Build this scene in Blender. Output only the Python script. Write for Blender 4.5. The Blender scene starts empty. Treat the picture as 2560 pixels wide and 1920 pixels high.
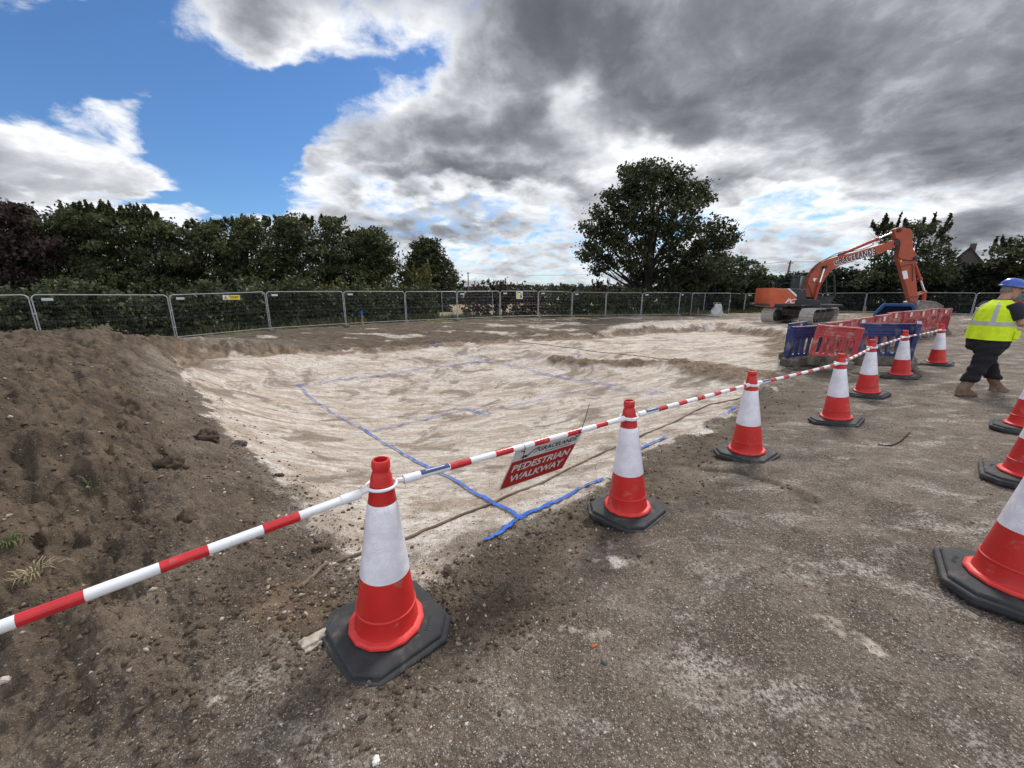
import bpy, bmesh, math, random
import numpy as np
from mathutils import Vector, Matrix
SC = bpy.context.scene
COL = SC.collection
R = math.radians
random.seed(7)
RNG = np.random.default_rng(11)

# ------------------------------------------------------------------ camera
CAM_H = 1.65
PITCH = 13.56
cam_data = bpy.data.cameras.new('camera')
cam_data.sensor_width = 36.0
cam_data.lens = 36.0 * 962.0 / 2560.0
cam_data.clip_start = 0.05
cam_data.clip_end = 9000
cam = bpy.data.objects.new('camera', cam_data)
COL.objects.link(cam)
cam.location = (0, 0, CAM_H)
cam.rotation_euler = (R(90 - PITCH), 0, 0)
SC.camera = cam
SC.view_settings.view_transform = 'Standard'
SC.view_settings.look = 'None'
SC.view_settings.gamma = 1.0
SC.view_settings.exposure = 0.34

# survey helper: bearing of a sight line (2212 px wide print of the photo) and the point where it meets a level
CP, SP = math.cos(R(PITCH)), math.sin(R(PITCH))
FP = 962.0 * 2212 / 2560
def sight(x, y):
    u = (x - 1106.0) / FP; v = (829.5 - y) / FP
    return (u, CP + v * SP, -SP + v * CP)
def at(x, y, z=0.0):
    d = sight(x, y); t = (z - CAM_H) / d[2]
    return Vector((d[0] * t, d[1] * t, z))
def far(x, y, D):
    d = sight(x, y); t = D / d[1]
    return Vector((d[0] * t, D, CAM_H + d[2] * t))

# ------------------------------------------------------------------ node helpers
class NT:
    def __init__(s, tree): s.t = tree; s.n = tree.nodes; s.l = tree.links
    def node(s, typ, **kw):
        n = s.n.new(typ)
        for k, v in kw.items(): setattr(n, k, v)
        return n
    def link(s, a, b): s.l.new(a, b)
    def put(s, sock, v):
        if isinstance(v, bpy.types.NodeSocket): s.link(v, sock)
        elif v is not None: sock.default_value = v
    def math(s, op, a, b=None, c=None, clamp=False):
        n = s.node('ShaderNodeMath', operation=op, use_clamp=clamp)
        s.put(n.inputs[0], a)
        if b is not None: s.put(n.inputs[1], b)
        if c is not None: s.put(n.inputs[2], c)
        return n.outputs[0]
    def vmath(s, op, a, b=None, scale=None):
        n = s.node('ShaderNodeVectorMath', operation=op)
        s.put(n.inputs[0], a)
        if b is not None: s.put(n.inputs[1], b)
        if scale is not None: s.put(n.inputs['Scale'], scale)
        return n.outputs['Value'] if op in ('LENGTH', 'DOT_PRODUCT', 'DISTANCE') else n.outputs[0]
    def noise(s, vec, scale, detail=4, rough=0.55, dist=0.0, color=False, dim='3D'):
        n = s.node('ShaderNodeTexNoise', noise_dimensions=dim)
        s.put(n.inputs['Vector'], vec)
        n.inputs['Scale'].default_value = scale; n.inputs['Detail'].default_value = detail
        n.inputs['Roughness'].default_value = rough; n.inputs['Distortion'].default_value = dist
        return n.outputs['Color' if color else 'Fac']
    def voro(s, vec, scale, feature='F1', out='Distance', rand=1.0):
        n = s.node('ShaderNodeTexVoronoi', feature=feature)
        s.put(n.inputs['Vector'], vec); n.inputs['Scale'].default_value = scale
        n.inputs['Randomness'].default_value = rand
        return n.outputs[out]
    def step(s, v, a, b, lo=0.0, hi=1.0, smooth=True):
        n = s.node('ShaderNodeMapRange', interpolation_type='SMOOTHSTEP' if smooth else 'LINEAR')
        s.put(n.inputs['Value'], v)
        n.inputs['From Min'].default_value = a; n.inputs['From Max'].default_value = b
        n.inputs['To Min'].default_value = lo; n.inputs['To Max'].default_value = hi
        return n.outputs[0]
    def mix(s, f, a, b, blend='MIX'):
        n = s.node('ShaderNodeMix', data_type='RGBA', blend_type=blend)
        s.put(n.inputs[0], f)
        for sock, v in ((n.inputs[6], a), (n.inputs[7], b)):
            if isinstance(v, (tuple, list)): v = tuple(v) + (1,) if len(v) == 3 else v
            s.put(sock, v)
        return n.outputs[2]
    def ramp(s, f, stops, interp='LINEAR'):
        n = s.node('ShaderNodeValToRGB'); s.put(n.inputs[0], f)
        cr = n.color_ramp; cr.interpolation = interp
        while len(cr.elements) < len(stops): cr.elements.new(0.5)
        for e, (p, c) in zip(cr.elements, stops):
            e.position = p; e.color = tuple(c) + (1,)
        return n.outputs[0]
    def comb(s, x, y, z):
        n = s.node('ShaderNodeCombineXYZ')
        for i, v in enumerate((x, y, z)): s.put(n.inputs[i], v)
        return n.outputs[0]
    def sep(s, v):
        n = s.node('ShaderNodeSeparateXYZ'); s.put(n.inputs[0], v); return n.outputs
    def bump(s, h, strength=0.3, dist=0.02):
        n = s.node('ShaderNodeBump'); s.put(n.inputs['Height'], h)
        n.inputs['Strength'].default_value = strength; n.inputs['Distance'].default_value = dist
        return n.outputs[0]

# ------------------------------------------------------------------ sky and light
SUN_EL, SUN_AZ = 44.0, 30.0
world = bpy.data.worlds.new('World'); SC.world = world; world.use_nodes = True
k = NT(world.node_tree); k.n.clear()
gen = k.node('ShaderNodeTexCoord').outputs['Generated']
sx, sy, sz = k.sep(gen)[:3]
sky = k.node('ShaderNodeTexSky', sky_type='NISHITA', sun_disc=False)
sky.sun_elevation = R(SUN_EL); sky.sun_rotation = R(SUN_AZ)
sky.air_density = 1.0; sky.dust_density = 0.3; sky.ozone_density = 2.5
bg_sky = k.node('ShaderNodeBackground'); bg_sky.inputs['Strength'].default_value = 0.1
skyc = k.mix(1.0, sky.outputs[0], (0.52, 0.74, 0.98), 'MULTIPLY')
k.link(skyc, bg_sky.inputs['Color'])
# bearing coordinates on the forward half of the sky, and a flat cloud deck overhead
ya = k.math('MAXIMUM', k.math('ABSOLUTE', sy), 0.08)
u = k.math('DIVIDE', sx, ya); v = k.math('DIVIDE', sz, ya)
zz = k.math('ADD', k.math('MAXIMUM', sz, 0.0), 0.30)
q = k.comb(k.math('DIVIDE', sx, zz), k.math('DIVIDE', sy, zz), 0.0)
w1 = k.noise(q, 1.3, 3, 0.5, color=True)
w2 = k.noise(q, 4.0, 4, 0.55, color=True)
uv = k.comb(u, v, 0.0)
wob = k.vmath('SCALE', k.vmath('SUBTRACT', w1, (0.5, 0.5, 0.5)), scale=0.20)
wob2 = k.vmath('SCALE', k.vmath('SUBTRACT', w2, (0.5, 0.5, 0.5)), scale=0.17)
uvw = k.vmath('MULTIPLY', k.vmath('ADD', k.vmath('ADD', uv, wob), wob2), (1, 1, 0))
def blobs(items):
    acc = None
    for (x, y, rx, ry, w, soft) in items:
        d = sight(x, y); cu, cv = d[0] / d[1], d[2] / d[1]
        d1 = sight(x + rx, y); d2 = sight(x, y - ry)
        ru = abs(d1[0] / d1[1] - cu); rv = abs(d2[2] / d2[1] - cv)
        dd = k.vmath('LENGTH', k.vmath('MULTIPLY', k.vmath('SUBTRACT', uvw, (cu, cv, 0)), (1 / ru, 1 / rv, 0)))
        f = k.step(dd, 1.0 + soft, max(0.0, 1.0 - soft), 0.0, w)
        acc = f if acc is None else k.math('ADD', acc, f)
    return acc
COVER = [  # (x, y, rx, ry, weight, softness): negative opens blue sky
    (250, 190, 420, 180, -0.62, 0.55), (480, 340, 150, 130, -0.62, 0.45), (40, 60, 260, 130, -0.15, 0.6), (560, 250, 110, 90, -0.35, 0.6),
    (250, 440, 260, 22, -0.40, 0.6), (910, 130, 50, 50, -0.34, 0.9), (830, 110, 40, 24, -0.30, 0.9), (720, 150, 90, 34, -0.32, 0.9), (620, 190, 60, 40, -0.2, 0.9),
    (1750, 140, 700, 260, 0.30, 0.5), (1150, 330, 500, 110, 0.22, 0.6), (2050, 480, 260, 60, 0.2, 0.6),
    (120, 350, 290, 95, 0.58, 0.8), (290, 262, 130, 34, 0.42, 0.9), (540, 75, 135, 85, 0.58, 0.8), (345, 95, 70, 55, 0.34, 0.9),
    (600, 215, 70, 24, 0.36, 0.6), (110, 10, 90, 26, 0.34, 0.7),
    (1520, 470, 190, 14, -0.17, 0.8), (1800, 432, 180, 11, -0.17, 0.8), (1480, 355, 50, 14, -0.18, 0.8), (1150, 500, 120, 10, -0.12, 0.8), (1690, 505, 160, 9, -0.16, 0.8),
]
SHADE = [  # light and heavy cloud: bright breaks positive, thick dark decks negative
    (1650, 40, 720, 170, -0.25, 0.7), (2080, 230, 420, 130, -0.26, 0.6), (1500, 210, 300, 70, -0.18, 0.7), (1180, 40, 210, 120, -0.08, 0.7),
    (900, 285, 260, 50, -0.20, 0.7), (830, 205, 130, 34, -0.06, 0.7), (760, 190, 110, 30, 0.30, 0.8), (960, 150, 160, 90, 0.16, 0.8), (1235, 250, 60, 90, 0.22, 0.8), (1010, 395, 230, 24, -0.22, 0.6), (720, 345, 120, 22, -0.20, 0.6), (960, 480, 150, 22, -0.26, 0.5),
    (1120, 290, 130, 60, -0.16, 0.6), (560, 60, 100, 70, -0.24, 0.6), (60, 385, 120, 26, -0.12, 0.6),
    (800, 80, 170, 90, 0.36, 0.7), (1235, 230, 40, 70, 0.36, 0.8), (640, 395, 150, 60, 0.26, 0.7), (1430, 330, 150, 40, 0.40, 0.7),
    (150, 330, 300, 110, 0.30, 0.7), (545, 90, 170, 100, 0.24, 0.5), (900, 300, 260, 80, 0.10, 0.6), (1900, 440, 420, 50, 0.30, 0.7), (1250, 520, 420, 60, 0.18, 0.7), (1000, 430, 200, 18, 0.22, 0.7),
    (1620, 420, 200, 26, 0.26, 0.7), (400, 470, 300, 30, 0.26, 0.7), (2080, 500, 160, 40, -0.22, 0.7), (1560, 415, 110, 14, -0.26, 0.6),
]
cov = blobs(COVER); shb = blobs(SHADE)
big = k.noise(q, 1.15, 7, 0.52, 0.35)
fine = k.noise(q, 4.2, 7, 0.56, 0.5)
fbm = k.math('ADD', k.math('MULTIPLY', big, 0.62), k.math('MULTIPLY', fine, 0.38))
big2 = k.noise(k.vmath('ADD', q, (0.05, -0.16, 0)), 1.15, 7, 0.52, 0.35)
fine2 = k.noise(k.vmath('ADD', q, (0.015, -0.05, 0)), 4.2, 7, 0.56, 0.5)
relief = k.math('ADD', k.math('MULTIPLY', k.math('SUBTRACT', big2, big), 1.0), k.math('MULTIPLY', k.math('SUBTRACT', fine2, fine), 0.40))
wisp = k.noise(q, 7.5, 8, 0.66, 0.35)
dens = k.math('ADD', k.math('ADD', fbm, 0.12), cov)
dens = k.math('ADD', dens, k.math('MULTIPLY', k.math('SUBTRACT', wisp, 0.5), 0.85))
alpha = k.step(dens, 0.36, 0.70)
thick = k.step(dens, 0.50, 1.05)
shade = k.math('ADD', k.math('ADD', shb, 0.82), relief)
shade = k.math('SUBTRACT', shade, k.math('MULTIPLY', thick, 0.28))
shade = k.math('ADD', shade, k.math('MULTIPLY', k.math('SUBTRACT', 0.5, big), 0.85))
cloud = k.ramp(shade, [(0.0, (0.098, 0.104, 0.117)), (0.25, (0.138, 0.146, 0.162)), (0.48, (0.24, 0.252, 0.28)), (0.72, (0.45, 0.468, 0.50)), (1.0, (0.80, 0.815, 0.84))])
bg_cloud = k.node('ShaderNodeBackground'); k.link(cloud, bg_cloud.inputs['Color'])
# unseen cloud behind the viewer, brightened as added fill light for the ground
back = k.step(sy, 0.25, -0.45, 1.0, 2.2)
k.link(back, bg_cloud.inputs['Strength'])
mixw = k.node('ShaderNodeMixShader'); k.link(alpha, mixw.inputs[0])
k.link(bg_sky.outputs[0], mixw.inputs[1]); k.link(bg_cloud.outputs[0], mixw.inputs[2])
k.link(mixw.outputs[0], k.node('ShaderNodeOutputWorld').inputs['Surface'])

sun_data = bpy.data.lights.new('sun', 'SUN')
sun_data.energy = 2.5; sun_data.angle = R(14); sun_data.color = (1.0, 0.95, 0.88)
sun = bpy.data.objects.new('sun', sun_data); COL.objects.link(sun)
sdir = Vector((math.sin(R(SUN_AZ)) * math.cos(R(SUN_EL)), math.cos(R(SUN_AZ)) * math.cos(R(SUN_EL)), math.sin(R(SUN_EL))))
sun.rotation_euler = sdir.to_track_quat('Z', 'Y').to_euler()

SC.cycles.max_bounces = 5; SC.cycles.diffuse_bounces = 2; SC.cycles.glossy_bounces = 2; SC.cycles.transmission_bounces = 4
# ------------------------------------------------------------------ mesh and naming helpers
def tag(o, label=None, cat=None, group=None, kind=None):
    if label: o['label'] = label
    if cat: o['category'] = cat
    if group: o['group'] = group
    if kind: o['kind'] = kind
    return o
def empty(name, loc=(0, 0, 0), rz=0.0, **kw):
    o = bpy.data.objects.new(name, None); COL.objects.link(o)
    o.empty_display_size = 0.1
    o.location = loc; o.rotation_euler = (0, 0, rz)
    return tag(o, **kw)
def mesh_obj(name, verts, faces, mat, parent=None, smooth=False, mats=None, midx=None):
    me = bpy.data.meshes.new(name)
    me.from_pydata([tuple(v) for v in verts], [], faces)
    if smooth: me.polygons.foreach_set('use_smooth', [True] * len(me.polygons))
    for m in ([mat] if mats is None else mats): me.materials.append(m)
    if midx is not None: me.polygons.foreach_set('material_index', midx)
    me.update()
    o = bpy.data.objects.new(name, me); COL.objects.link(o)
    if parent is not None: o.parent = parent
    return o
def big_mesh(name, V, F, mat, parent=None, smooth=False, col=None):
    """numpy arrays; F is (n,3) or (n,4)"""
    me = bpy.data.meshes.new(name)
    V = np.asarray(V, np.float32); F = np.asarray(F, np.int32); n, w = F.shape
    me.vertices.add(len(V)); me.vertices.foreach_set('co', V.ravel())
    me.loops.add(n * w); me.loops.foreach_set('vertex_index', F.ravel())
    me.polygons.add(n); me.polygons.foreach_set('loop_start', np.arange(0, n * w, w, dtype=np.int32))
    me.polygons.foreach_set('loop_total', np.full(n, w, np.int32))
    if smooth: me.polygons.foreach_set('use_smooth', np.ones(n, bool))
    me.materials.append(mat)
    if col is not None:
        a = me.color_attributes.new('tint', 'FLOAT_COLOR', 'POINT')
        c = np.ones((len(V), 4), np.float32); c[:, :col.shape[1]] = col
        a.data.foreach_set('color', c.ravel())
    me.update(calc_edges=True); me.validate()
    o = bpy.data.objects.new(name, me); COL.objects.link(o)
    if parent is not None: o.parent = parent
    return o
class MB:
    def __init__(s): s.v = []; s.f = []; s.m = []; s.cur = 0
    def add(s, vs, fs, mi=None):
        b = len(s.v); s.v += [Vector(p) for p in vs]; s.f += [[b + i for i in f] for f in fs]
        s.m += [s.cur if mi is None else mi] * len(fs); return s
    def box(s, c, size, M=None, bev=0.0, mi=None):
        x, y, z = size[0] / 2, size[1] / 2, size[2] / 2
        if bev <= 0:
            vs = [(-x, -y, -z), (x, -y, -z), (x, y, -z), (-x, y, -z), (-x, -y, z), (x, -y, z), (x, y, z), (-x, y, z)]
            fs = [(3, 2, 1, 0), (4, 5, 6, 7), (0, 1, 5, 4), (1, 2, 6, 5), (2, 3, 7, 6), (3, 0, 4, 7)]
        else:
            bm = bmesh.new(); bmesh.ops.create_cube(bm, size=1.0)
            for p in bm.verts: p.co = Vector((p.co.x * 2 * x, p.co.y * 2 * y, p.co.z * 2 * z))
            bmesh.ops.bevel(bm, geom=bm.edges[:] , offset=bev, segments=2, affect='EDGES', profile=0.5)
            bm.verts.index_update()
            vs = [p.co.copy() for p in bm.verts]; fs = [[p.index for p in f.verts] for f in bm.faces]; bm.free()
        vs = [Vector(p) for p in vs]
        if M is not None: vs = [M @ p for p in vs]
        c = Vector(c); return s.add([p + c for p in vs], fs, mi)
    def tube(s, pts, r, n=8, cap=True, mi=None):
        pts = [Vector(p) for p in pts]; rs = r if isinstance(r, (list, tuple)) else [r] * len(pts)
        vs = []; fs = []; prev = None
        for i, p in enumerate(pts):
            t = (pts[min(i + 1, len(pts) - 1)] - pts[max(i - 1, 0)]).normalized()
            if prev is None:
                a = t.cross(Vector((0, 0, 1)));
                if a.length < 1e-3: a = t.cross(Vector((1, 0, 0)))
                a.normalize()
            else:
                a = (prev - t * prev.dot(t)).normalized()
            prev = a; b = t.cross(a)
            for j in range(n):
                th = 2 * math.pi * j / n
                vs.append(p + (a * math.cos(th) + b * math.sin(th)) * rs[i])
        for i in range(len(pts) - 1):
            for j in range(n):
                fs.append((i * n + j, i * n + (j + 1) % n, (i + 1) * n + (j + 1) % n, (i + 1) * n + j))
        if cap:
            fs.append(tuple(reversed(range(n)))); fs.append(tuple(range((len(pts) - 1) * n, len(pts) * n)))
        return s.add(vs, fs, mi)
    def lathe(s, prof, n=32, M=None, mi=None, poly=None):
        vs = []; fs = []; m = len(prof)
        for j in range(n):
            th = 2 * math.pi * (j + 0.5) / n
            for (r, z) in prof: vs.append(Vector((r * math.cos(th), r * math.sin(th), z)))
        for j in range(n):
            for i in range(m - 1):
                fs.append((j * m + i, ((j + 1) % n) * m + i, ((j + 1) % n) * m + i + 1, j * m + i + 1))
        if M is not None: vs = [M @ p for p in vs]
        return s.add(vs, fs, mi)
    def prism(s, out, d0, d1, frame=None, mi=None):
        """outline (a,b) extruded along third axis from d0 to d1; frame maps (a,b,d)->world"""
        fr = frame or (lambda a, b, d: Vector((a, d, b)))
        n = len(out)
        vs = [fr(a, b, d0) for a, b in out] + [fr(a, b, d1) for a, b in out]
        fs = [tuple(range(n)), tuple(reversed(range(n, 2 * n)))]
        for i in range(n): fs.append((i, i + n, (i + 1) % n + n, (i + 1) % n))
        return s.add(vs, fs, mi)
    def loft(s, rings, cap=True, mi=None):
        n = len(rings[0]); vs = [p for r in rings for p in r]; fs = []
        for i in range(len(rings) - 1):
            for j in range(n):
                fs.append((i * n + j, i * n + (j + 1) % n, (i + 1) * n + (j + 1) % n, (i + 1) * n + j))
        if cap: fs.append(tuple(reversed(range(n)))); fs.append(tuple(range((len(rings) - 1) * n, len(rings) * n)))
        return s.add(vs, fs, mi)
    def build(s, name, mat, parent=None, smooth=False, bevel=0.0, fix=True):
        mats = mat if isinstance(mat, list) else [mat]
        o = mesh_obj(name, s.v, s.f, None, parent, False, mats, s.m)
        bm = bmesh.new(); bm.from_mesh(o.data)
        if fix: bmesh.ops.recalc_face_normals(bm, faces=bm.faces[:])
        if bevel > 0:
            bmesh.ops.remove_doubles(bm, verts=bm.verts[:], dist=1e-5)
            es = [e for e in bm.edges if len(e.link_faces) == 2 and e.calc_face_angle(0) > 0.5]
            bmesh.ops.bevel(bm, geom=es, offset=bevel, segments=2, affect='EDGES', profile=0.5, clamp_overlap=True)
        bm.to_mesh(o.data); bm.free()
        if smooth:
            o.data.polygons.foreach_set('use_smooth', [True] * len(o.data.polygons))
            try: o.data.set_sharp_from_angle(angle=R(40))
            except Exception: pass
        return o
def copy_tree(o, parent=None):
    c = o.copy(); COL.objects.link(c)
    if parent is not None: c.parent = parent
    for ch in list(o.children): copy_tree(ch, c)
    return c
MATS = {}
def mat(name, col, rough=0.7, metal=0.0, var=0.15, scale=6.0, bump=0.0, bscale=40.0, dirt=None, dirt_amt=0.3, spec=0.4, coat=0.0, dirt_scale=3.0):
    """painted / plastic / rubber surface with tone variation, optional dirt patches and grain"""
    if name in MATS: return MATS[name]
    m = bpy.data.materials.new(name); m.use_nodes = True; MATS[name] = m
    t = NT(m.node_tree); bs = m.node_tree.nodes['Principled BSDF']
    co = t.vmath('ADD', t.node('ShaderNodeTexCoord').outputs['Object'], t.vmath('SCALE', (1.0, 1.7, 2.3), scale=t.math('MULTIPLY', t.node('ShaderNodeObjectInfo').outputs['Random'], 9.0)))
    n1 = t.noise(co, scale, 5, 0.6)
    c = t.mix(t.step(n1, 0.3, 0.7), tuple(x * (1 - var) for x in col), tuple(min(1, x * (1 + var)) for x in col))
    rg = t.step(n1, 0.3, 0.7, rough - 0.08, min(1, rough + 0.1))
    if dirt is not None:
        n2 = t.noise(co, dirt_scale, 8, 0.68, 0.4)
        fac = t.step(n2, 0.66 - dirt_amt * 0.5, 0.80 - dirt_amt * 0.35, 0, 0.85)
        c = t.mix(fac, c, dirt); rg = t.math('MAXIMUM', rg, t.math('MULTIPLY', fac, 0.9))
    t.link(c, bs.inputs['Base Color']); t.link(rg, bs.inputs['Roughness'])
    bs.inputs['Metallic'].default_value = metal; bs.inputs['Specular IOR Level'].default_value = spec
    bs.inputs['Coat Weight'].default_value = coat
    if bump > 0: t.link(t.bump(t.noise(co, bscale, 5, 0.6), bump, 0.004), bs.inputs['Normal'])
    return m
def text_obj(name, body, size, mat_, parent=None, M=None, extrude=0.001, shear=0.0, bold=0.0, align='CENTER', spacing=1.0, sx=1.0):
    cu = bpy.data.curves.new(name, 'FONT'); cu.body = body; cu.size = size; cu.extrude = extrude
    cu.shear = shear; cu.offset = bold; cu.align_x = align; cu.align_y = 'CENTER'; cu.space_character = spacing
    cu.resolution_u = 3
    cu.materials.append(mat_)
    tmp = bpy.data.objects.new(name, cu); COL.objects.link(tmp)
    dg = bpy.context.evaluated_depsgraph_get()
    me = bpy.data.meshes.new_from_object(tmp.evaluated_get(dg), depsgraph=dg)
    bpy.data.objects.remove(tmp); bpy.data.curves.remove(cu)
    me.name = name
    if not me.materials: me.materials.append(mat_)
    o = bpy.data.objects.new(name, me); COL.objects.link(o)
    if parent is not None: o.parent = parent
    if sx != 1.0: me.transform(Matrix.Diagonal((sx, 1, 1, 1)))
    if M is not None: me.transform(M)
    return o
def frame_matrix(origin, ex, ey):
    ex = Vector(ex).normalized(); ez = ex.cross(Vector(ey)).normalized(); ey = ez.cross(ex)
    M = Matrix.Identity(4)
    for i in range(3): M[i][0] = ex[i]; M[i][1] = ey[i]; M[i][2] = ez[i]; M[i][3] = origin[i]
    return M

# ------------------------------------------------------------------ terrain
def _h(ix, iy, seed):
    n = (ix.astype(np.int64) * 374761393 + iy.astype(np.int64) * 668265263 + seed * 1442695041) & 0x7fffffff
    n = ((n ^ (n >> 13)) * 1274126177) & 0x7fffffff
    n = n ^ (n >> 16)
    return (n & 0xffff) / 65535.0
def vnoise(x, y, seed=0):
    ix = np.floor(x); iy = np.floor(y); fx = x - ix; fy = y - iy
    fx = fx * fx * fx * (fx * (fx * 6 - 15) + 10); fy = fy * fy * fy * (fy * (fy * 6 - 15) + 10)
    ix = ix.astype(np.int64); iy = iy.astype(np.int64)
    a = _h(ix, iy, seed); b = _h(ix + 1, iy, seed); c = _h(ix, iy + 1, seed); d = _h(ix + 1, iy + 1, seed)
    return (a + (b - a) * fx) * (1 - fy) + (c + (d - c) * fx) * fy - 0.5
def fbm(x, y, oct=4, seed=0, gain=0.5):
    s = np.zeros_like(x); a = 1.0
    for i in range(oct):
        s += a * vnoise(x, y, seed + i * 17); x = x * 2.03 + 5.3; y = y * 2.03 + 1.7; a *= gain
    return s
def smooth(e0, e1, x):
    t = np.clip((x - e0) / (e1 - e0), 0, 1); return t * t * (3 - 2 * t)
def cells(x, y, f, seed):
    """rounded crumbs on a jittered grid, 0..1"""
    x = x * f; y = y * f; ix = np.floor(x); iy = np.floor(y); best = np.zeros_like(x)
    for dx in (-1, 0, 1):
        for dy in (-1, 0, 1):
            cx = (ix + dx).astype(np.int64); cy = (iy + dy).astype(np.int64)
            px = cx + _h(cx, cy, seed); py = cy + _h(cx, cy, seed + 7); r = .25 + .55 * _h(cx, cy, seed + 13) ** 2
            d = ((x - px) ** 2 + (y - py) ** 2) / (r * r)
            best = np.maximum(best, np.sqrt(np.maximum(0, 1 - d)) * r)
    return best
class TPS:
    def __init__(s, pts, reg=0.02):
        P = np.array(pts, float); s.p = P[:, :2]; n = len(P)
        K = s.k(np.hypot(*(s.p[:, None] - s.p[None]).transpose(2, 0, 1))) + np.eye(n) * reg
        A = np.zeros((n + 3, n + 3)); A[:n, :n] = K; A[:n, n] = 1; A[:n, n + 1:] = s.p; A[n, :n] = 1; A[n + 1:, :n] = s.p.T
        s.w = np.linalg.solve(A, np.concatenate([P[:, 2], [0, 0, 0]]))
    @staticmethod
    def k(r): return np.where(r > 1e-9, r * r * np.log(np.maximum(r, 1e-9)), 0)
    def __call__(s, x, y):
        n = len(s.p); o = s.w[n] + s.w[n + 1] * x + s.w[n + 2] * y
        for (px, py), w in zip(s.p, s.w[:n]): o = o + w * s.k(np.hypot(x - px, y - py))
        return o
def P3(x, y, z): q = at(x, y, z); return (q.x, q.y, z)
FENCE = [(-20.8, 11.7, -.5), (-18.1, 14.8, -.55), (-15.6, 17.9, -.56), (-13.04, 20.9, -.44), (-10.09, 23.6, -.43), (-7.14, 26.3, -.43), (-3.95, 28.3, -.42),
         (-0.9, 29.9, -.43), (2.1, 31.4, -.45), (5.0, 32.7, -.47), (8.1, 33.9, -.5), (11.56, 35.0, -.51), (15.1, 35.4, -.54)]
BASE = [(0, 0, 0), (-1.2, .8, .0), (2, 0, 0), (1.5, 2.5, 0), (3, 3.3, 0), (6, 5.3, 0), (9, 7.5, 0), (12, 9, 0), (17, 14.5, 0), (14, 13, 0), (10, 3, 0), (20, 10, 0), (5, -5, 0), (-5, -6, .3), (25, 20, -.05),
        (18, 23.6, -.2), (14, 21, -.2), (22, 26, -.25), (26, 41, -.6), (40, 40, -.4), (30, 30, -.3), (50, 20, -.2), (15, 30, -.42),
        (-9.5, 20.5, -.5), (-6, 23.0, -.46), (-2, 25.5, -.45), (2, 27.5, -.45), (8, 29.5, -.48), (-11.5, 17.5, -.5), (-22, 22, -.6), (-30, 40, -.6), (0, 50, -.6), (30, 60, -.6)]
BASE += [p for p in FENCE]
BASE += [P3(*a) for a in [(0, 1659, .0), (0, 1500, .03), (0, 1250, .2), (0, 1040, .48), (0, 900, .68), (0, 800, .70), (0, 738, .64), (60, 726, .58), (200, 1500, 0), (250, 1330, .06), (200, 1150, .28), (200, 1000, .45), (200, 880, .48), (150, 800, .52),
        (620, 1440, 0), (450, 1380, .02), (430, 1220, .05), (330, 1130, .16), (400, 1050, .08), (320, 960, .2), (330, 880, .1), (280, 810, .2), (300, 770, .08), (470, 1120, -.1), (480, 1010, -.15), (420, 940, -.2), (380, 860, -.28), (345, 800, -.35)]]
for p in ((-13.4, 10.6, .54), (-15.5, 10.2, .62), (-11.4, 11.6, .27), (-12.9, 12.5, .16), (-12.2, 13.2, -.05), (-15, 14.2, -.2), (-10.8, 14.3, -.35), (-18, 11.6, .3), (-19, 8, .9), (-13, 4, .9), (-8, 0, .7)): BASE.append(p)
TOE = [(740, 1240, -.2), (690, 1165, -.25), (620, 1080, -.3), (560, 1015, -.35), (500, 960, -.4), (440, 890, -.5), (400, 830, -.6), (365, 788, -.72)]
BASE += [P3(*a) for a in TOE]
base_tps = TPS(BASE)
FLOOR = [P3(*a) for a in TOE] + [P3(*a) for a in [(1120, 1122, -.22), (1000, 1180, -.2), (790, 928, -.42), (648, 832, -.6), (1335, 830, -.45), (1050, 780, -.72), (1255, 768, -.66), (1400, 960, -.25), (1560, 870, -.28), (1000, 885, -.45),
         (480, 772, -.86), (600, 765, -.9), (740, 757, -.92), (860, 748, -.92), (980, 741, -.9), (1090, 735, -.86), (1500, 745, -.70), (1680, 740, -.5), (1690, 790, -.25), (1400, 722, -.8), (1250, 732, -.82)]]
floor_tps = TPS(FLOOR)
PIT = [P3(*a)[:2] for a in [(690, 1240, -.2), (905, 1275, -.15), (1050, 1172, -.15), (1190, 1104, -.15), (1300, 1053, -.15), (1345, 1010, -.15), (1430, 950, -.15), (1560, 886, -.15), (1640, 845, -.15), (1690, 800, -.15), (1712, 760, -.2),
       (1690, 727, -.5), (1560, 712, -.65), (1400, 713, -.65), (1260, 724, -.65), (1100, 727, -.7), (980, 732, -.72), (860, 739, -.74), (740, 747, -.74), (600, 756, -.74), (480, 763, -.74), (400, 772, -.74)]]
PIT += [P3(*a)[:2] for a in reversed(TOE)]
PITA = np.array(PIT)
def sdist(x, y, poly):
    """signed distance, negative inside"""
    sh = x.shape; x = x.ravel(); y = y.ravel(); d = np.full(x.shape, 1e9); ins = np.zeros(x.shape, bool); n = len(poly)
    for i in range(n):
        ax, ay = poly[i]; bx, by = poly[(i + 1) % n]
        ex, ey = bx - ax, by - ay; t = np.clip(((x - ax) * ex + (y - ay) * ey) / (ex * ex + ey * ey), 0, 1)
        d = np.minimum(d, np.hypot(x - ax - t * ex, y - ay - t * ey))
        c = ((ay > y) != (by > y)) & (x < (bx - ax) * (y - ay) / (by - ay + 1e-12) + ax); ins ^= c
    return np.where(ins, -d, d).reshape(sh)
def pdist(x, y, line):
    d = np.full(x.shape, 1e9)
    for (ax, ay), (bx, by) in zip(line[:-1], line[1:]):
        ex, ey = bx - ax, by - ay; t = np.clip(((x - ax) * ex + (y - ay) * ey) / (ex * ex + ey * ey), 0, 1)
        d = np.minimum(d, np.hypot(x - ax - t * ex, y - ay - t * ey))
    return d
RIDGE = [P3(*a)[:2] for a in [(1120, 742, -.7), (1230, 757, -.6), (1340, 768, -.55), (1450, 778, -.5), (1540, 795, -.35), (1620, 810, -.2)]]
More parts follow.
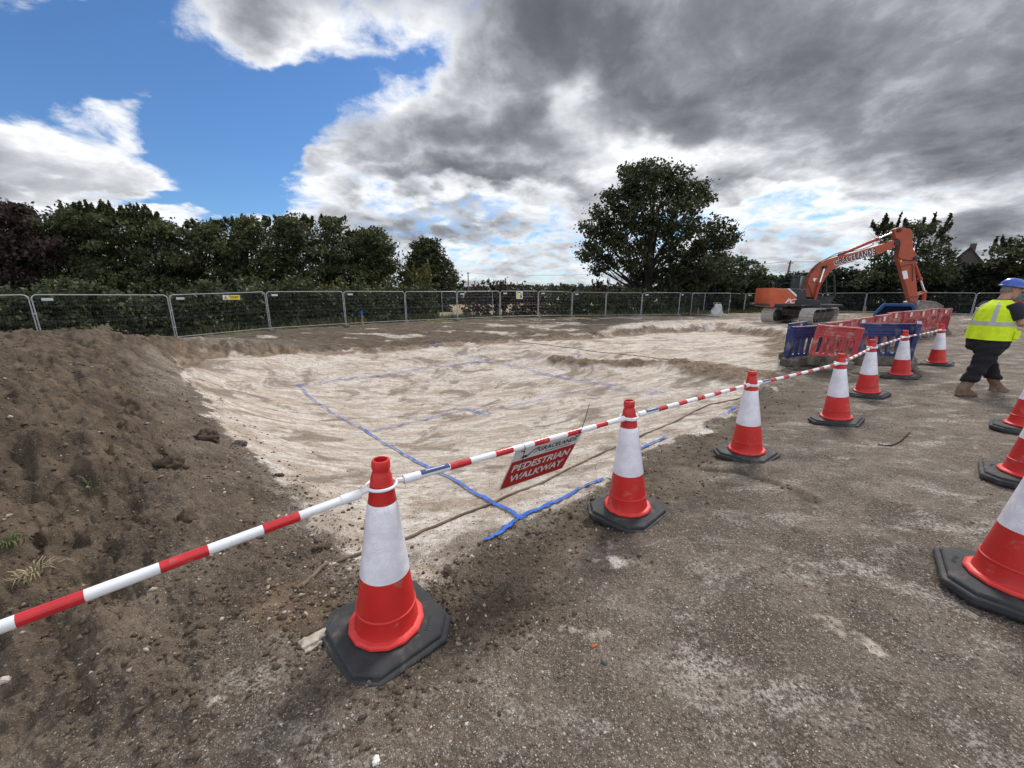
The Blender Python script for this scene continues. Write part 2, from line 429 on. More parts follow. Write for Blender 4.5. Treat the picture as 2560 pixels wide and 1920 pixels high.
SAND = [P3(*a)[:2] for a in [(1370, 697, -.45), (1480, 690, -.4), (1700, 692, -.25), (1730, 735, -.2), (1690, 735, -.5), (1400, 716, -.7), (1280, 724, -.7)]]
SCR = P3(640, 1290, -.02)
SPOTS = [P3(*a)[:2] + (r_,) for a, r_ in (((1290, 1182, 0), .20), ((485, 1510, 0), .07), ((1250, 1330, 0), .18), ((560, 1600, 0), .07), ((1700, 1230, 0), .2), ((1850, 1400, 0), .16))]
CRACK = [P3(*a)[:2] for a in [(1455, 958, 0), (1530, 985, 0), (1590, 998, 0), (1650, 1026, 0), (1700, 1048, 0), (1760, 1090, 0)]]
HOLE = P3(300, 1105, .1); HUMP = P3(395, 1060, .1); SLAB = P3(1000, 722, -.55)
MOUNDC = np.array([P3(*a)[:2] for a in [(-900, 1659, 0), (-300, 1900, 0), (620, 1659, 0), (600, 1430, 0), (540, 1230, 0), (560, 1130, -.1), (470, 1010, -.15), (395, 880, -.3), (330, 785, -.3)]] + [(-11.3, 14.6), (-16, 15.2), (-22, 12), (-24, -4), (-6, -4)])
def terrain(x, y, full=False):
    x = np.asarray(x, float); y = np.asarray(y, float)
    r = np.hypot(x, y)
    xx = np.clip(x, -45, 60); yy = np.clip(y, -12, 62)
    zb = base_tps(xx, yy)
    edge_n = fbm(x * 1.7, y * 1.7, 3, 3)
    sd = sdist(x, y, PITA) + 0.22 * edge_n + .05 * fbm(x * 7, y * 7, 2, 33)
    near = smooth(11, 5, y)                                  # narrow bank by the walkway, longer cut at the far side
    wdt = 0.20 * near + 0.45 * (1 - near)
    inside = smooth(wdt, -wdt, sd)
    zf = floor_tps(np.clip(x, -14, 24), np.clip(y, 1.5, 26))
    z = zb + (np.minimum(zf, zb + .02) - zb) * inside
    rd = pdist(x, y, RIDGE)
    rwid = .5 + .5 * smooth(2.5, 6.5, x)
    ridge = np.exp(-((rd + .25 * fbm(x * 2, y * 2, 3, 45)) / rwid) ** 2) * smooth(-.2, .3, fbm(x * .9, y * .9, 2, 21) + .25)
    z = z + ridge * (0.20 + .16 * fbm(x * 2.5, y * 2.5, 4, 46, .6))
    md = sdist(x, y, MOUNDC) + 0.5 * fbm(x * .8, y * .8, 3, 5)
    mound = smooth(0.35, -0.7, md) * (1 - inside)
    flat = smooth(60, 42, r)
    z = zb * 0 + z * flat + (1 - flat) * (-.6)
    # roughness: bucket scrapes on the chalk floor, clods on the mound, packed stones on the walkway
    a = 0.06
    sc = fbm((x * math.cos(a) + y * math.sin(a)) * 0.8, (-x * math.sin(a) + y * math.cos(a)) * 5.0, 3, 8)
    tr = fbm((x * .87 - y * .5) * .5, (x * .5 + y * .87) * 3.2, 3, 18)
    z = z + inside * (0.024 * sc + 0.022 * fbm(x * 1.2, y * 1.2, 3, 9) + 0.012 * fbm(x * 9, y * 9, 3, 10))
    st = fbm((x * .8 - y * .6) * 0.9, (x * .6 + y * .8) * 4.2, 4, 12)
    lump = fbm(x * 6.5, y * 6.5, 4, 13, .6)
    lump2 = np.abs(fbm(x * 13, y * 13, 3, 14, .6))
    z = z + mound * (0.15 * st + 0.085 * lump + .15 * fbm(x * 1.6, y * 1.6, 3, 15) - .07 * np.abs(fbm(x * 2.6 + y, y * 3.1 - x, 3, 35)) - 0.03 * lump2)
    walk = (1 - inside) * (1 - mound)
    z = z + walk * (0.05 * fbm(x * .55, y * .55, 3, 16) * smooth(2, 8, r) + 0.014 * fbm(x * 5, y * 5, 4, 17) + .012 * tr * smooth(14, 4, r))
    z = z + walk * smooth(13, 18, y) * (.10 * fbm(x * .9, y * 1.6, 4, 19))
    bank = np.exp(-(sd / (wdt + .15)) ** 2)
    z = z + bank * (0.05 + .09 * (1 - near)) * fbm(x * 4, y * 4, 4, 20, .6) + .10 * (1 - near) * np.exp(-((sd - .25) / .3) ** 2) * (fbm(x * 1.5, y * 1.5, 3, 43) + .1)
    crk = pdist(x, y, CRACK) + .05 * fbm(x * 5, y * 5, 3, 39)
    z = z - .022 * np.exp(-(crk / .05) ** 2)
    def dent(c, rad, h):
        return h * np.exp(-(((x - c[0]) ** 2 + (y - c[1]) ** 2) / rad ** 2))
    z = z + dent(HOLE, .28, -.16) + dent(HUMP, .22, .10) + dent((HOLE[0] + .1, HOLE[1] + .45), .3, .09)
    crumb = cells(x, y, 21.0, 61) * .016 + cells(x, y, 43.0, 62) * .008
    fadec = smooth(9, 3, r)
    z = z + fadec * crumb * (mound * 1.15 + walk * .32 + bank * .8) + mound * cells(x, y, 8.5, 63) * .06 * smooth(14, 6, r) * smooth(-.1, .25, fbm(x * 1.3, y * 1.3, 2, 64) + .05)
    if not full: return z
    chalk = smooth(.12, -.30, sd + .3 * fbm(x * 2.2, y * 2.2, 4, 25) * smooth(2, 6, y)) * (1 - .8 * ridge)
    farcut = smooth(9, 14, y)
    clay = np.clip(1.15 * np.exp(-((sd + .35) / .55) ** 2) * farcut * (.75 + .9 * fbm(x * 1.4, y * 1.4, 3, 41)), 0, 1) + .9 * ridge
    toe = smooth(.9, .0, np.abs(md)) * inside * smooth(12, 8, y)
    chalk = np.clip(chalk - .5 * toe * (0.5 + fbm(x * 3, y * 3, 3, 26)), 0, 1)
    fl = pdist(x, y, [p[:2] for p in FENCE] + [(22, 37), (26, 42), (37.5, 41), (46, 39), (60, 36)])
    # beyond the fence line?
    ang = np.arctan2(x, y); fa = np.array([math.atan2(p[0], p[1]) for p in FENCE] + [math.atan2(60, 36)]); fr = np.array([math.hypot(p[0], p[1]) for p in FENCE] + [70])
    beyond = r - np.interp(ang, fa, fr)
    far_soil = smooth(13.5, 17, y + .15 * x) * smooth(11, 6, x) * (1 - inside) * smooth(.3, -.6, beyond)
    mound = np.maximum(mound, .97 * far_soil)
    sand = smooth(.8, -.8, sdist(x, y, SAND) + 1.2 * fbm(x * .7, y * .7, 3, 28))
    chalk = np.maximum(chalk, .8 * sand * (1 - .3 * mound))
    white = smooth(.04, .34, fbm(x * .5, y * 1.3, 4, 29)) * smooth(12, 16, y) * smooth(-.6, -1.2, beyond) * (1 - inside)
    chalk = np.maximum(chalk, .50 * white)
    scrape = np.exp(-((x - SCR[0]) ** 2 + (y - SCR[1]) ** 2) / .30 ** 2) * (1 - .5 * inside)
    for (sx_, sy_, sr_) in SPOTS: chalk = np.maximum(chalk, .34 * np.exp(-((x - sx_) ** 2 + (y - sy_) ** 2) / sr_ ** 2) + .75 * fbm(x * 7, y * 7, 4, 37, .6) * np.exp(-((x - sx_) ** 2 + (y - sy_) ** 2) / (2 * sr_) ** 2))
    clay = np.maximum(clay, scrape * .9); mound = mound * (1 - .6 * scrape); chalk = np.maximum(chalk, .42 * scrape + .25 * scrape * fbm(x * 2, y * 9, 3, 30))
    lip = smooth(.75, .1, np.abs(sd - .25) + .5 * fbm(x * 1.6, y * 1.6, 3, 31)) * smooth(9, 6, y) * (1 - inside)
    mound = np.maximum(mound, np.maximum(.8 * lip, .9 * np.exp(-(crk / .07) ** 2)))
    grass = smooth(-.5, .4, beyond + .8 * fbm(x * 1.3, y * 1.3, 3, 27))
    return z, np.stack([chalk, grass, mound, clay], -1)
az_f = np.linspace(R(-63), R(63), 1000)
az_c = np.linspace(R(63), R(297), 64)[1:-1]
AZ = np.concatenate([az_f, az_c])
RAD = np.concatenate([[0.12, .25, .4], np.geomspace(.5, 62, 900), [75, 95, 130, 200, 350, 700, 1500, 4000]])
gx = RAD[:, None] * np.sin(AZ)[None]; gy = RAD[:, None] * np.cos(AZ)[None]
gz, gm = terrain(gx, gy, True)
nr, na = gx.shape
idx = np.arange(nr * na).reshape(nr, na)
i0 = idx[:-1]; i1 = idx[1:]
quads = np.stack([i0, np.roll(i0, -1, 1), np.roll(i1, -1, 1), i1], -1).reshape(-1, 4)[:, ::-1]
V = np.stack([gx, gy, gz], -1).reshape(-1, 3)
def ground_material():
    m = bpy.data.materials.new('earth_and_chalk'); m.use_nodes = True
    t = NT(m.node_tree); bs = m.node_tree.nodes['Principled BSDF']
    co = t.node('ShaderNodeTexCoord').outputs['Object']
    at_ = t.node('ShaderNodeAttribute', attribute_name='tint')
    chalk, grass, mound = t.sep(at_.outputs['Color'])[:3]; clay = at_.outputs['Alpha']
    nL = t.noise(co, .55, 5, .6, .3); nM = t.noise(co, 2.3, 6, .62, .4); nS = t.noise(co, 11, 6, .65); nF = t.noise(co, 55, 5, .65)
    # walkway: packed grey-brown hoggin
    w = t.mix(t.step(nM, .34, .68), (.096, .075, .058), (.222, .183, .146))
    w = t.mix(t.step(nL, .46, .68, 0, .55), w, (.285, .242, .198))
    w = t.mix(t.step(nS, .36, .66, 0, .55), w, (.092, .068, .048))
    ndk = t.noise(co, 1.15, 7, .68, .8)
    w = t.mix(t.step(ndk, .53, .68, 0, .78), w, (.046, .038, .031))
    w = t.mix(t.step(nF, .53, .66, 0, .7), w, (.36, .315, .265))
    w = t.mix(t.step(t.noise(co, 85, 4, .65), .52, .66, 0, .7), w, (.034, .027, .022))
    smear = t.noise(t.vmath('MULTIPLY', co, (1.0, 1.5, 1.0)), 1.6, 9, .72, .5)
    sm = t.math('MULTIPLY', t.step(smear, .50, .66, 0, .9), t.step(nF, .40, .58))
    w = t.mix(sm, w, (.50, .455, .40))
    red = t.step(t.noise(co, 1.9, 4, .6, .3), .66, .76, 0, .34)
    w = t.mix(red, w, (.17, .078, .048))
    # mound: loose dark topsoil
    b = t.mix(t.step(nM, .34, .68), (.064, .048, .035), (.142, .106, .074))
    st = t.noise(t.vmath('MULTIPLY', co, (1.4, 3.6, 3)), 1.3, 7, .68, .6)
    b = t.mix(t.step(st, .47, .66, 0, .8), b, (.190, .145, .100))
    b = t.mix(t.step(nS, .36, .68, 0, .6), b, (.050, .037, .027))
    b = t.mix(t.step(nF, .56, .72, 0, .4), b, (.20, .155, .11))
    # chalk floor with scraped brown patches
    rot = t.node('ShaderNodeMapping'); t.link(co, rot.inputs['Vector']); rot.inputs['Rotation'].default_value = (0, 0, R(-3)); rot.inputs['Scale'].default_value = (.8, 1.7, 1)
    scr = t.noise(rot.outputs[0], 1.1, 10, .72, .5)
    scr2 = t.noise(rot.outputs[0], 5.0, 9, .74, .4)
    c = t.mix(t.step(nS, .30, .62), (.50, .435, .375), (.71, .645, .580))
    c = t.mix(t.step(scr, .43, .59, 0, .80), c, (.375, .295, .222))
    c = t.mix(t.step(scr2, .48, .62, 0, .72), c, (.275, .210, .152))
    c = t.mix(t.step(t.noise(co, 26, 6, .7), .54, .66, 0, .55), c, (.22, .165, .120))
    c = t.mix(t.math('MULTIPLY', t.step(t.noise(co, .8, 8, .66, .8), .51, .62, 0, .9), t.step(nF, .30, .55, .5, 1)), c, (.165, .125, .092))
    c = t.mix(t.step(nF, .56, .70, 0, .6), c, (.84, .79, .73))
    # cut face: orange-brown subsoil
    y = t.mix(t.step(nM, .36, .64), (.105, .068, .043), (.29, .200, .128))
    y = t.mix(t.step(nS, .42, .66, 0, .7), y, (.085, .058, .040))
    base = t.mix(mound, w, b)
    cm = t.math('ADD', chalk, t.math('MULTIPLY', t.math('SUBTRACT', nS, .5), .55))
    base = t.mix(t.step(cm, .30, .62), base, c)
    base = t.mix(t.step(t.math('ADD', clay, t.math('MULTIPLY', t.math('SUBTRACT', nS, .5), .6)), .3, .7, 0, .9), base, y)
    # stones: fine chips everywhere, fewer on the mound
    ws = t.vmath('ADD', co, t.vmath('SCALE', t.noise(co, 40, 2, .5, color=True), scale=.012))
    def chips(scale, lo, dens, colr, amt):
        n = t.node('ShaderNodeTexVoronoi'); t.link(ws, n.inputs['Vector']); n.inputs['Scale'].default_value = scale
        pick = t.step(t.sep(n.outputs['Color'])[0], dens, dens + .02)
        return t.math('MULTIPLY', t.math('MULTIPLY', t.step(n.outputs['Distance'], lo, lo * .55), pick), amt), t.sep(n.outputs['Color'])[1]
    g_amt = t.math('SUBTRACT', 1.0, t.math('MULTIPLY', mound, .72))
    f1, r1 = chips(80, .40, .66, None, .85); f2, r2 = chips(38, .32, .90, None, .8); f3, r3 = chips(165, .45, .5, None, .8)
    def stone_col(r): return t.ramp(r, [(0, (.10, .078, .060)), (.4, (.24, .195, .16)), (.75, (.42, .365, .315)), (1, (.70, .65, .59))])
    base = t.mix(t.math('MULTIPLY', f3, g_amt), base, stone_col(r3))
    base = t.mix(t.math('MULTIPLY', f1, g_amt), base, stone_col(r1))
    base = t.mix(t.math('MULTIPLY', f2, g_amt), base, stone_col(r2))
    gr = t.mix(t.step(nM, .35, .65), (.045, .060, .022), (.16, .135, .075))
    fld = t.mix(t.step(nL, .4, .6), (.25, .19, .12), (.33, .26, .165))
    px = t.sep(co)[1]
    gr = t.mix(t.step(px, 33, 36), gr, fld)
    base = t.mix(grass, base, gr)
    t.link(base, bs.inputs['Base Color'])
    bs.inputs['Roughness'].default_value = .93; bs.inputs['Specular IOR Level'].default_value = .18
    hgt = t.math('ADD', t.math('MULTIPLY', nS, .55), t.math('MULTIPLY', nF, .28))
    hgt = t.math('ADD', hgt, t.math('MULTIPLY', f1, .16)); hgt = t.math('ADD', hgt, t.math('MULTIPLY', f2, .22))
    hgt = t.math('ADD', hgt, t.math('MULTIPLY', t.noise(co, 160, 3, .6), .12))
    t.link(t.bump(hgt, 1.0, .05), bs.inputs['Normal'])
    return m
GROUND_M = ground_material()
ground = big_mesh('ground', V, quads, GROUND_M, smooth=True, col=gm.reshape(-1, 4))
tag(ground, kind='structure', label='bare building-site ground with a chalk-floored dig, brown soil mound and packed stony walkway')
def tz(x, y): return float(terrain(np.array([float(x)]), np.array([float(y)]))[0])
def on(x, y, lift=0.0):
    """point of the terrain a sight line meets"""
    z = -.2
    for _ in range(12):
        p = at(x, y, z); z = .5 * z + .5 * tz(p.x, p.y)
    return Vector((p.x, p.y, tz(p.x, p.y) + lift))
# ------------------------------------------------------------------ traffic cones
M_RED = mat('cone_red_plastic', (.53, .020, .017), .42, var=.10, scale=3, dirt=(.36, .20, .15), dirt_amt=.20, spec=.45, bump=.12, bscale=60, dirt_scale=9)
M_FLANGE = mat('cone_foot_plastic', (.62, .040, .034), .45, var=.08, dirt=(.30, .17, .13), dirt_amt=.2, dirt_scale=9)
M_RUBBER = mat('recycled_rubber', (.030, .032, .035), .72, var=.3, scale=9, dirt=(.11, .095, .080), dirt_amt=.34, bump=.5, bscale=120, dirt_scale=5)
def sleeve_material():
    m = bpy.data.materials.new('reflective_sleeve'); m.use_nodes = True
    t = NT(m.node_tree); bs = m.node_tree.nodes['Principled BSDF']
    co = t.node('ShaderNodeTexCoord').outputs['Object']
    vr = t.voro(co, 30, 'DISTANCE_TO_EDGE'); n = t.noise(co, 7, 4, .6)
    line = t.step(vr, .015, .05)
    c = t.mix(t.step(n, .35, .65), (.66, .65, .73), (.84, .83, .90))
    c = t.mix(t.step(line, 0, 1, .35, 1), (.72, .71, .78), c)
    c = t.mix(t.step(t.noise(co, 12, 6, .7), .64, .78, 0, .4), c, (.40, .36, .33))
    t.link(c, bs.inputs['Base Color']); bs.inputs['Roughness'].default_value = .32; bs.inputs['Metallic'].default_value = 0
    bs.inputs['Coat Weight'].default_value = .25
    h = t.math('ADD', t.math('MULTIPLY', line, -.35), t.math('MULTIPLY', t.noise(co, 28, 3, .5), .9))
    t.link(t.bump(h, .45, .008), bs.inputs['Normal'])
    return m
M_SLEEVE = sleeve_material()
CH = 0.95
def cone_r(z): return .152 + (.046 - .152) * ((z - .09) / (.875 - .09))
def octa(a, c, z): return [Vector(p) for p in ((a, -a + c, z), (a, a - c, z), (a - c, a, z), (-a + c, a, z), (-a, a - c, z), (-a, -a + c, z), (-a + c, -a, z), (a - c, -a, z))]
def make_cone():
    root = empty('traffic_cone')
    b = MB()
    b.loft([octa(.264, .094, -.014), octa(.272, .098, .002), octa(.272, .098, .026), octa(.266, .094, .033), octa(.249, .089, .034), octa(.246, .088, .048), octa(.239, .084, .054), octa(.10, .03, .058)])
    base = b.build('base', M_RUBBER, root)
    for a, txt in ((0, 'CONE'), (120, 'RECYCLED')):   # moulded raised lettering bars on the rubber
        rt = Matrix.Rotation(R(a + 45), 4, 'Z')
        mb = MB()
        for i in range(7):
            M4 = rt @ Matrix.Translation((-.042 + i * .014, -.212 + abs(i - 3) * .001, .0555))
            mb.box(M4 @ Vector((0, 0, 0)), (.009, .013 if i % 2 else .017, .004), rt.to_3x3())
        mb.build('moulded_mark', M_RUBBER, base)
    f = MB(); f.lathe([(.140, .058), (.180, .059), (.185, .066), (.183, .076), (.173, .083), (.156, .086)], 14)
    f.build('foot_flange', M_FLANGE, root)
    c = MB()
    prof = [(.157, .080), (.152, .09)] + [(cone_r(z), z) for z in (.14, .168)] + [(cone_r(.171) + .005, .172), (cone_r(.178) + .005, .178), (cone_r(.182), .182)]
    prof += [(cone_r(z), z) for z in (.25, .3, .36, .45, .55, .65, .75, .82, .845)]
    prof += [(.046, .870), (.041, .884), (.038, .893), (.038, .899), (.041, .905), (.042, .914), (.041, .938), (.037, .946), (.030, .947), (.028, .90), (.026, .80)]
    c.lathe(prof, 40)
    c.build('cone_body', M_RED, root, smooth=True)
    s = MB(); s.lathe([(cone_r(.365) + .0006, .364), (cone_r(.365) + .0026, .366)] + [(cone_r(z) + .0026, z) for z in (.42, .5, .6, .70)] + [(cone_r(.74) + .0026, .739), (cone_r(.74) + .0006, .741)], 40)
    s.build('reflective_sleeve', M_SLEEVE, root, smooth=True)
    return root
cone_proto = make_cone()
LEFT = [(-.64, 1.625, 45, 2.5, 0), (.94, 2.81, 41, -3, 0), (2.59, 3.96, 35, -4, 1), (4.48, 5.06, 38, -6.5, 1), (6.08, 6.38, 30, -5.5, 1), (7.92, 7.67, 33, -6.5, 1), (10.05, 8.97, 36, -6, 0)]
RIGHT = [(2.66, 1.74, 48, 1, 0), (4.36, 2.97, 42, 0, 0), (6.02, 4.26, 38, 0, 0)]
CONE_LABEL = ['cone in the middle foreground, its black rubber base beside a chalk slab', 'cone standing just beyond the red walkway sign, at the edge of the chalk dig',
              'cone on open walkway, next beyond the one near the hanging sign', 'cone standing in front of the pink-red plastic barrier', 'cone partly behind its nearer neighbour, in front of the left end of the blue barrier',
              'cone in front of the right end of the blue barrier', 'farthest cone where the striped pole run ends, nearest the red barrier row',
              'largest cone, cut off by the right photo edge, showing wide black base', 'cut-off cone between the nearest and the farthest of the three right-edge cones', 'cone at the right photo edge just in front of the worker in yellow']
CONES = []
for i, (x, y, rz, lean, _) in enumerate(LEFT + RIGHT):
    o = cone_proto if i == 0 else copy_tree(cone_proto)
    zs = [tz(x + a, y + b) for a in (-.17, 0, .17) for b in (-.17, 0, .17)]
    o.location = (x, y, sum(zs) / 9 + .020)
    o.rotation_euler = Matrix.Rotation(R(lean), 4, 'Y').to_3x3().to_4x4().to_euler() if False else (Matrix.Rotation(R(lean), 4, 'Y') @ Matrix.Rotation(R(rz), 4, 'Z')).to_euler()
    tag(o, CONE_LABEL[i], 'traffic cone', 'red and white cones lining the walkway'); CONES.append(o)

# ------------------------------------------------------------------ striped barrier poles
M_PWHITE = mat('pole_white_plastic', (.74, .75, .77), .38, var=.06, scale=8, dirt=(.45, .40, .34), dirt_amt=.14, dirt_scale=14)
M_PRED = mat('pole_red_tape', (.50, .014, .020), .30, var=.12, scale=10, coat=.3, dirt=(.35, .2, .16), dirt_amt=.12, dirt_scale=14)
M_PBLUE = mat('pole_blue_label', (.030, .055, .16), .4, var=.15, scale=20)
M_BLACK = mat('black_nylon', (.014, .014, .015), .45, var=.2)
def cone_pt(o, z): return o.matrix_basis @ Vector((0, 0, z))
def make_pole(A, B, label, lab=True, sag=.0):
    root = empty('barrier_pole', tuple((A + B) / 2), label=label, cat='barrier pole', group='striped poles linking the cones')
    off = (A + B) / 2
    d = (B - A); L = d.length; d = d.normalized()
    def P(s): return A + d * s - off - Vector((0, 0, sag * 4 * (s / L) * (1 - s / L)))
    tb = MB(); r = .0185; lo, hi = .115, L - .075
    s = lo; red = False; n = 0
    first = .24
    while s < hi - .01:
        ln = (.125 if red else (first if n == 0 else .165)); e = min(hi, s + ln)
        if hi - e < .08: e = hi
        tb.cur = 1 if red else 0
        tb.tube([P(s), P(e)], r + (.0006 if red else 0), 14, cap=(n == 0 or e >= hi)); s = e; red = not red; n += 1
    t = tb.build('pole_tube', [M_PWHITE, M_PRED], root, smooth=True)
    for s0_, s1_ in ((lo - .01, lo + .075), (hi - .07, hi + .005)):
        co = MB(); co.tube([P(s0_), P(s1_)], r + .0035, 14); co.build('end_collar', M_PWHITE, root, smooth=True)
    up = Vector((0, 0, 1))
    for C, sg, st in ((A, 1, lo), (B, -1, hi)):
        lp = MB(); pts = []
        side = d.cross(up).normalized(); rr = .066
        for i in range(25):
            a = 2 * math.pi * i / 24
            pts.append(C - off + d * math.cos(a) * rr + side * math.sin(a) * rr + up * (.006 * sg))
        lp.tube(pts, .0075, 8, cap=False)
        lp.tube([C - off + d * rr * sg + up * .006 * sg, P(st)], [.012, .014], 8)
        lp.build('end_loop', M_PWHITE, root, smooth=True)
    if lab:
        lb = MB(); side = d.cross(up).normalized(); n = 8
        vs = []; s0, s1 = lo + .075, lo + .235
        for s_ in (s0, s1):
            for i in range(n + 1):
                a = R(20 + 110 * i / n); vs.append(P(s_) + (side * math.cos(a) + up * math.sin(a)) * (r + .0022))
        fs = [(i, i + 1, n + 2 + i, n + 1 + i) for i in range(n)]
        lb.add(vs, fs)
        l = lb.build('sticker', M_PBLUE, root)
        bar = MB(); vs = []
        for s_ in (s0 + .03, s1 - .025):
            for a in (64, 76): vs.append(P(s_) + (side * math.cos(R(a)) + up * math.sin(R(a))) * (r + .0034))
        bar.add(vs, [(0, 1, 3, 2)]); bar.build('printed_bar', M_PWHITE, l)
    return root
tops = [cone_pt(o, .815) for o in CONES[:7]]
tops[2] = cone_pt(CONES[2], .80)
POLE_LABEL = ['striped pole running from the middle foreground cone to the lower left edge', 'striped pole from the middle foreground cone, carrying the red walkway sign', 'striped pole from the cone beyond the sign to the next along the walkway',
              'striped pole ending at the cone in front of the pink-red barrier', 'short-looking striped pole starting at the cone in front of the pink-red barrier', 'striped pole crossing in front of the blue barrier',
              'farthest striped pole, ending at the cone nearest the red barrier row']
A0 = tops[0] + Vector((-1.40, -1.46, .02))
make_pole(tops[0], A0, POLE_LABEL[0], lab=False)
for i in range(6): make_pole(tops[i], tops[i + 1], POLE_LABEL[i + 1], sag=.012 * (i > 1))
# the cone just outside the picture that carries the first pole's other end
oc = copy_tree(cone_proto); oc.location = (A0.x, A0.y, tz(A0.x, A0.y) + .01); oc.rotation_euler = (0, 0, R(40))
tag(oc, 'cone standing out of frame that holds the near end of the striped pole', 'traffic cone', 'red and white cones lining the walkway')

# ------------------------------------------------------------------ hanging walkway sign
M_SIGNW = mat('sign_white_board', (.62, .63, .64), .45, var=.04, dirt=(.45, .42, .38), dirt_amt=.12)
M_SIGNR = mat('sign_red_print', (.40, .016, .016), .42, var=.06)
M_SIGNK = mat('sign_black_print', (.02, .02, .022), .5, var=.1)
dpole = (tops[1] - tops[0]); Lp = dpole.length; dpole.normalize()
nperp = Vector((-dpole.y, dpole.x, 0)).normalized()
p0 = tops[0] + dpole * .80 ; p1 = tops[0] + dpole * 1.385
ey = (Vector((0, 0, 1)) * math.cos(R(27)) - nperp * math.sin(R(27))).normalized()
W, Hh = (p1 - p0).length, .372
org = p0 - ey * (.024 + Hh)
SM = frame_matrix(org, dpole, ey)
sign = empty('walkway_sign', tuple(org), label='red and white pedestrian walkway sign hanging from the striped pole by cable ties', cat='sign')
LM = Matrix.Translation(-org) @ SM
def SP_(x, y, z=0): return LM @ Vector((x, y, z))
b = MB(); b.box((0, 0, 0), (1, 1, 1)); b.v = [LM @ Vector(((p.x + .5) * W, (p.y + .5) * Hh, (p.z) * .004)) for p in b.v]; pan = b.build('panel', M_SIGNW, sign)
def plate(name, x0, y0, x1, y1, m, z=.0032):
    q = MB(); q.add([SP_(x0, y0, z), SP_(x1, y0, z), SP_(x1, y1, z), SP_(x0, y1, z)], [(0, 1, 2, 3)]); return q.build(name, m, sign, fix=False)
plate('red_field', .008, .008, W - .008, Hh * .715, M_SIGNR)
def ltext(body, size, x, y, m, z=.0040, **kw):
    return text_obj('lettering', body, size, m, sign, LM @ Matrix.Translation((x, y, z)), extrude=.0003, **kw)
ltext('PEDESTRIAN', .092, W / 2, Hh * .515, M_SIGNW, bold=.0022, sx=1.0)
ltext('WALKWAY', .092, W / 2, Hh * .235, M_SIGNW, bold=.0022, sx=1.0)
ltext('GRACELANDS', .056, W * .645, Hh * .868, M_SIGNK, bold=.0008, spacing=1.0)
ltext('Civil engineering & groundworks', .018, W * .665, Hh * .775, M_SIGNK)
# emblem: little digger drawn on the white strip
em = MB()
def poly(pts, z=.0040): em.add([SP_(W * .10 + a * .001, Hh * .75 + c * .001, z) for a, c in pts], [tuple(range(len(pts)))])
poly([(8, 6), (62, 2), (66, 10), (12, 15)]); poly([(14, 16), (56, 11), (60, 22), (44, 27), (24, 24)]); poly([(58, 16), (90, 58), (96, 60), (100, 55), (68, 12)])
poly([(90, 60), (140, 74), (143, 68), (97, 53)]); poly([(136, 73), (143, 72), (130, 34), (123, 38)]); poly([(123, 38), (131, 34), (112, 22), (106, 27)])
em.build('digger_emblem', M_SIGNK, sign, fix=False)
# cable ties
def tie(px, tail, name_label):
    C = tops[0] + dpole * px
    rt = empty('cable_tie', tuple(C), label=name_label, cat='cable tie', group='black ties holding the sign')
    pts = []
    for i in range(17):
        a = 2 * math.pi * i / 16
        e = ey * (math.cos(a) * (.034 if math.cos(a) < 0 else .0225) - .006) + dpole.cross(ey) * (math.sin(a) * .0225)
        pts.append(e)
    m_ = MB(); m_.tube(pts, .0026, 6, cap=False); m_.build('strap', M_BLACK, rt)
    hd = MB(); front = dpole.cross(ey)
    hp = front * .024 + ey * (-.020 if tail.z < 0 else .014); hd.box(hp, (.009, .009, .008), bev=.0015)
    hd.tube([hp, hp + tail * .45 + dpole * .006, hp + tail], [.0026, .0024, .0018], 6); hd.build('tail', M_BLACK, rt)
front = dpole.cross(ey)
tie(.855, ey * -.255 + front * .03 + dpole * .02 + Vector((0, 0, 0)), 'black cable tie with its tail hanging down over the sign lettering')
tie(1.335, Vector((.07, .10, .17)), 'black cable tie with its tail sticking up above the striped pole')

# ------------------------------------------------------------------ plastic barriers
M_BRED = mat('barrier_red_plastic', (.43, .060, .065), .55, var=.16, scale=5, dirt=(.46, .33, .28), dirt_amt=.34, bump=.2, bscale=18, dirt_scale=4)
M_BROW = mat('barrier_faded_red', (.36, .040, .042), .6, var=.18, scale=4, dirt=(.42, .29, .25), dirt_amt=.40, bump=.2, bscale=18, dirt_scale=4)
M_BBLUE = mat('barrier_blue_plastic', (.022, .036, .135), .5, var=.2, scale=5, dirt=(.20, .185, .19), dirt_amt=.36, bump=.2, bscale=18, dirt_scale=4)
M_FOOT = mat('dusty_rubber_foot', (.12, .11, .095), .9, var=.25, scale=7, dirt=(.30, .27, .23), dirt_amt=.6, bump=.6, bscale=40)
M_REFL = mat('barrier_reflector', (.70, .69, .66), .4, var=.08, dirt=(.40, .34, .28), dirt_amt=.2)
M_REFR = mat('barrier_reflector_red', (.42, .02, .02), .35, var=.1, dirt=(.40, .25, .2), dirt_amt=.2)
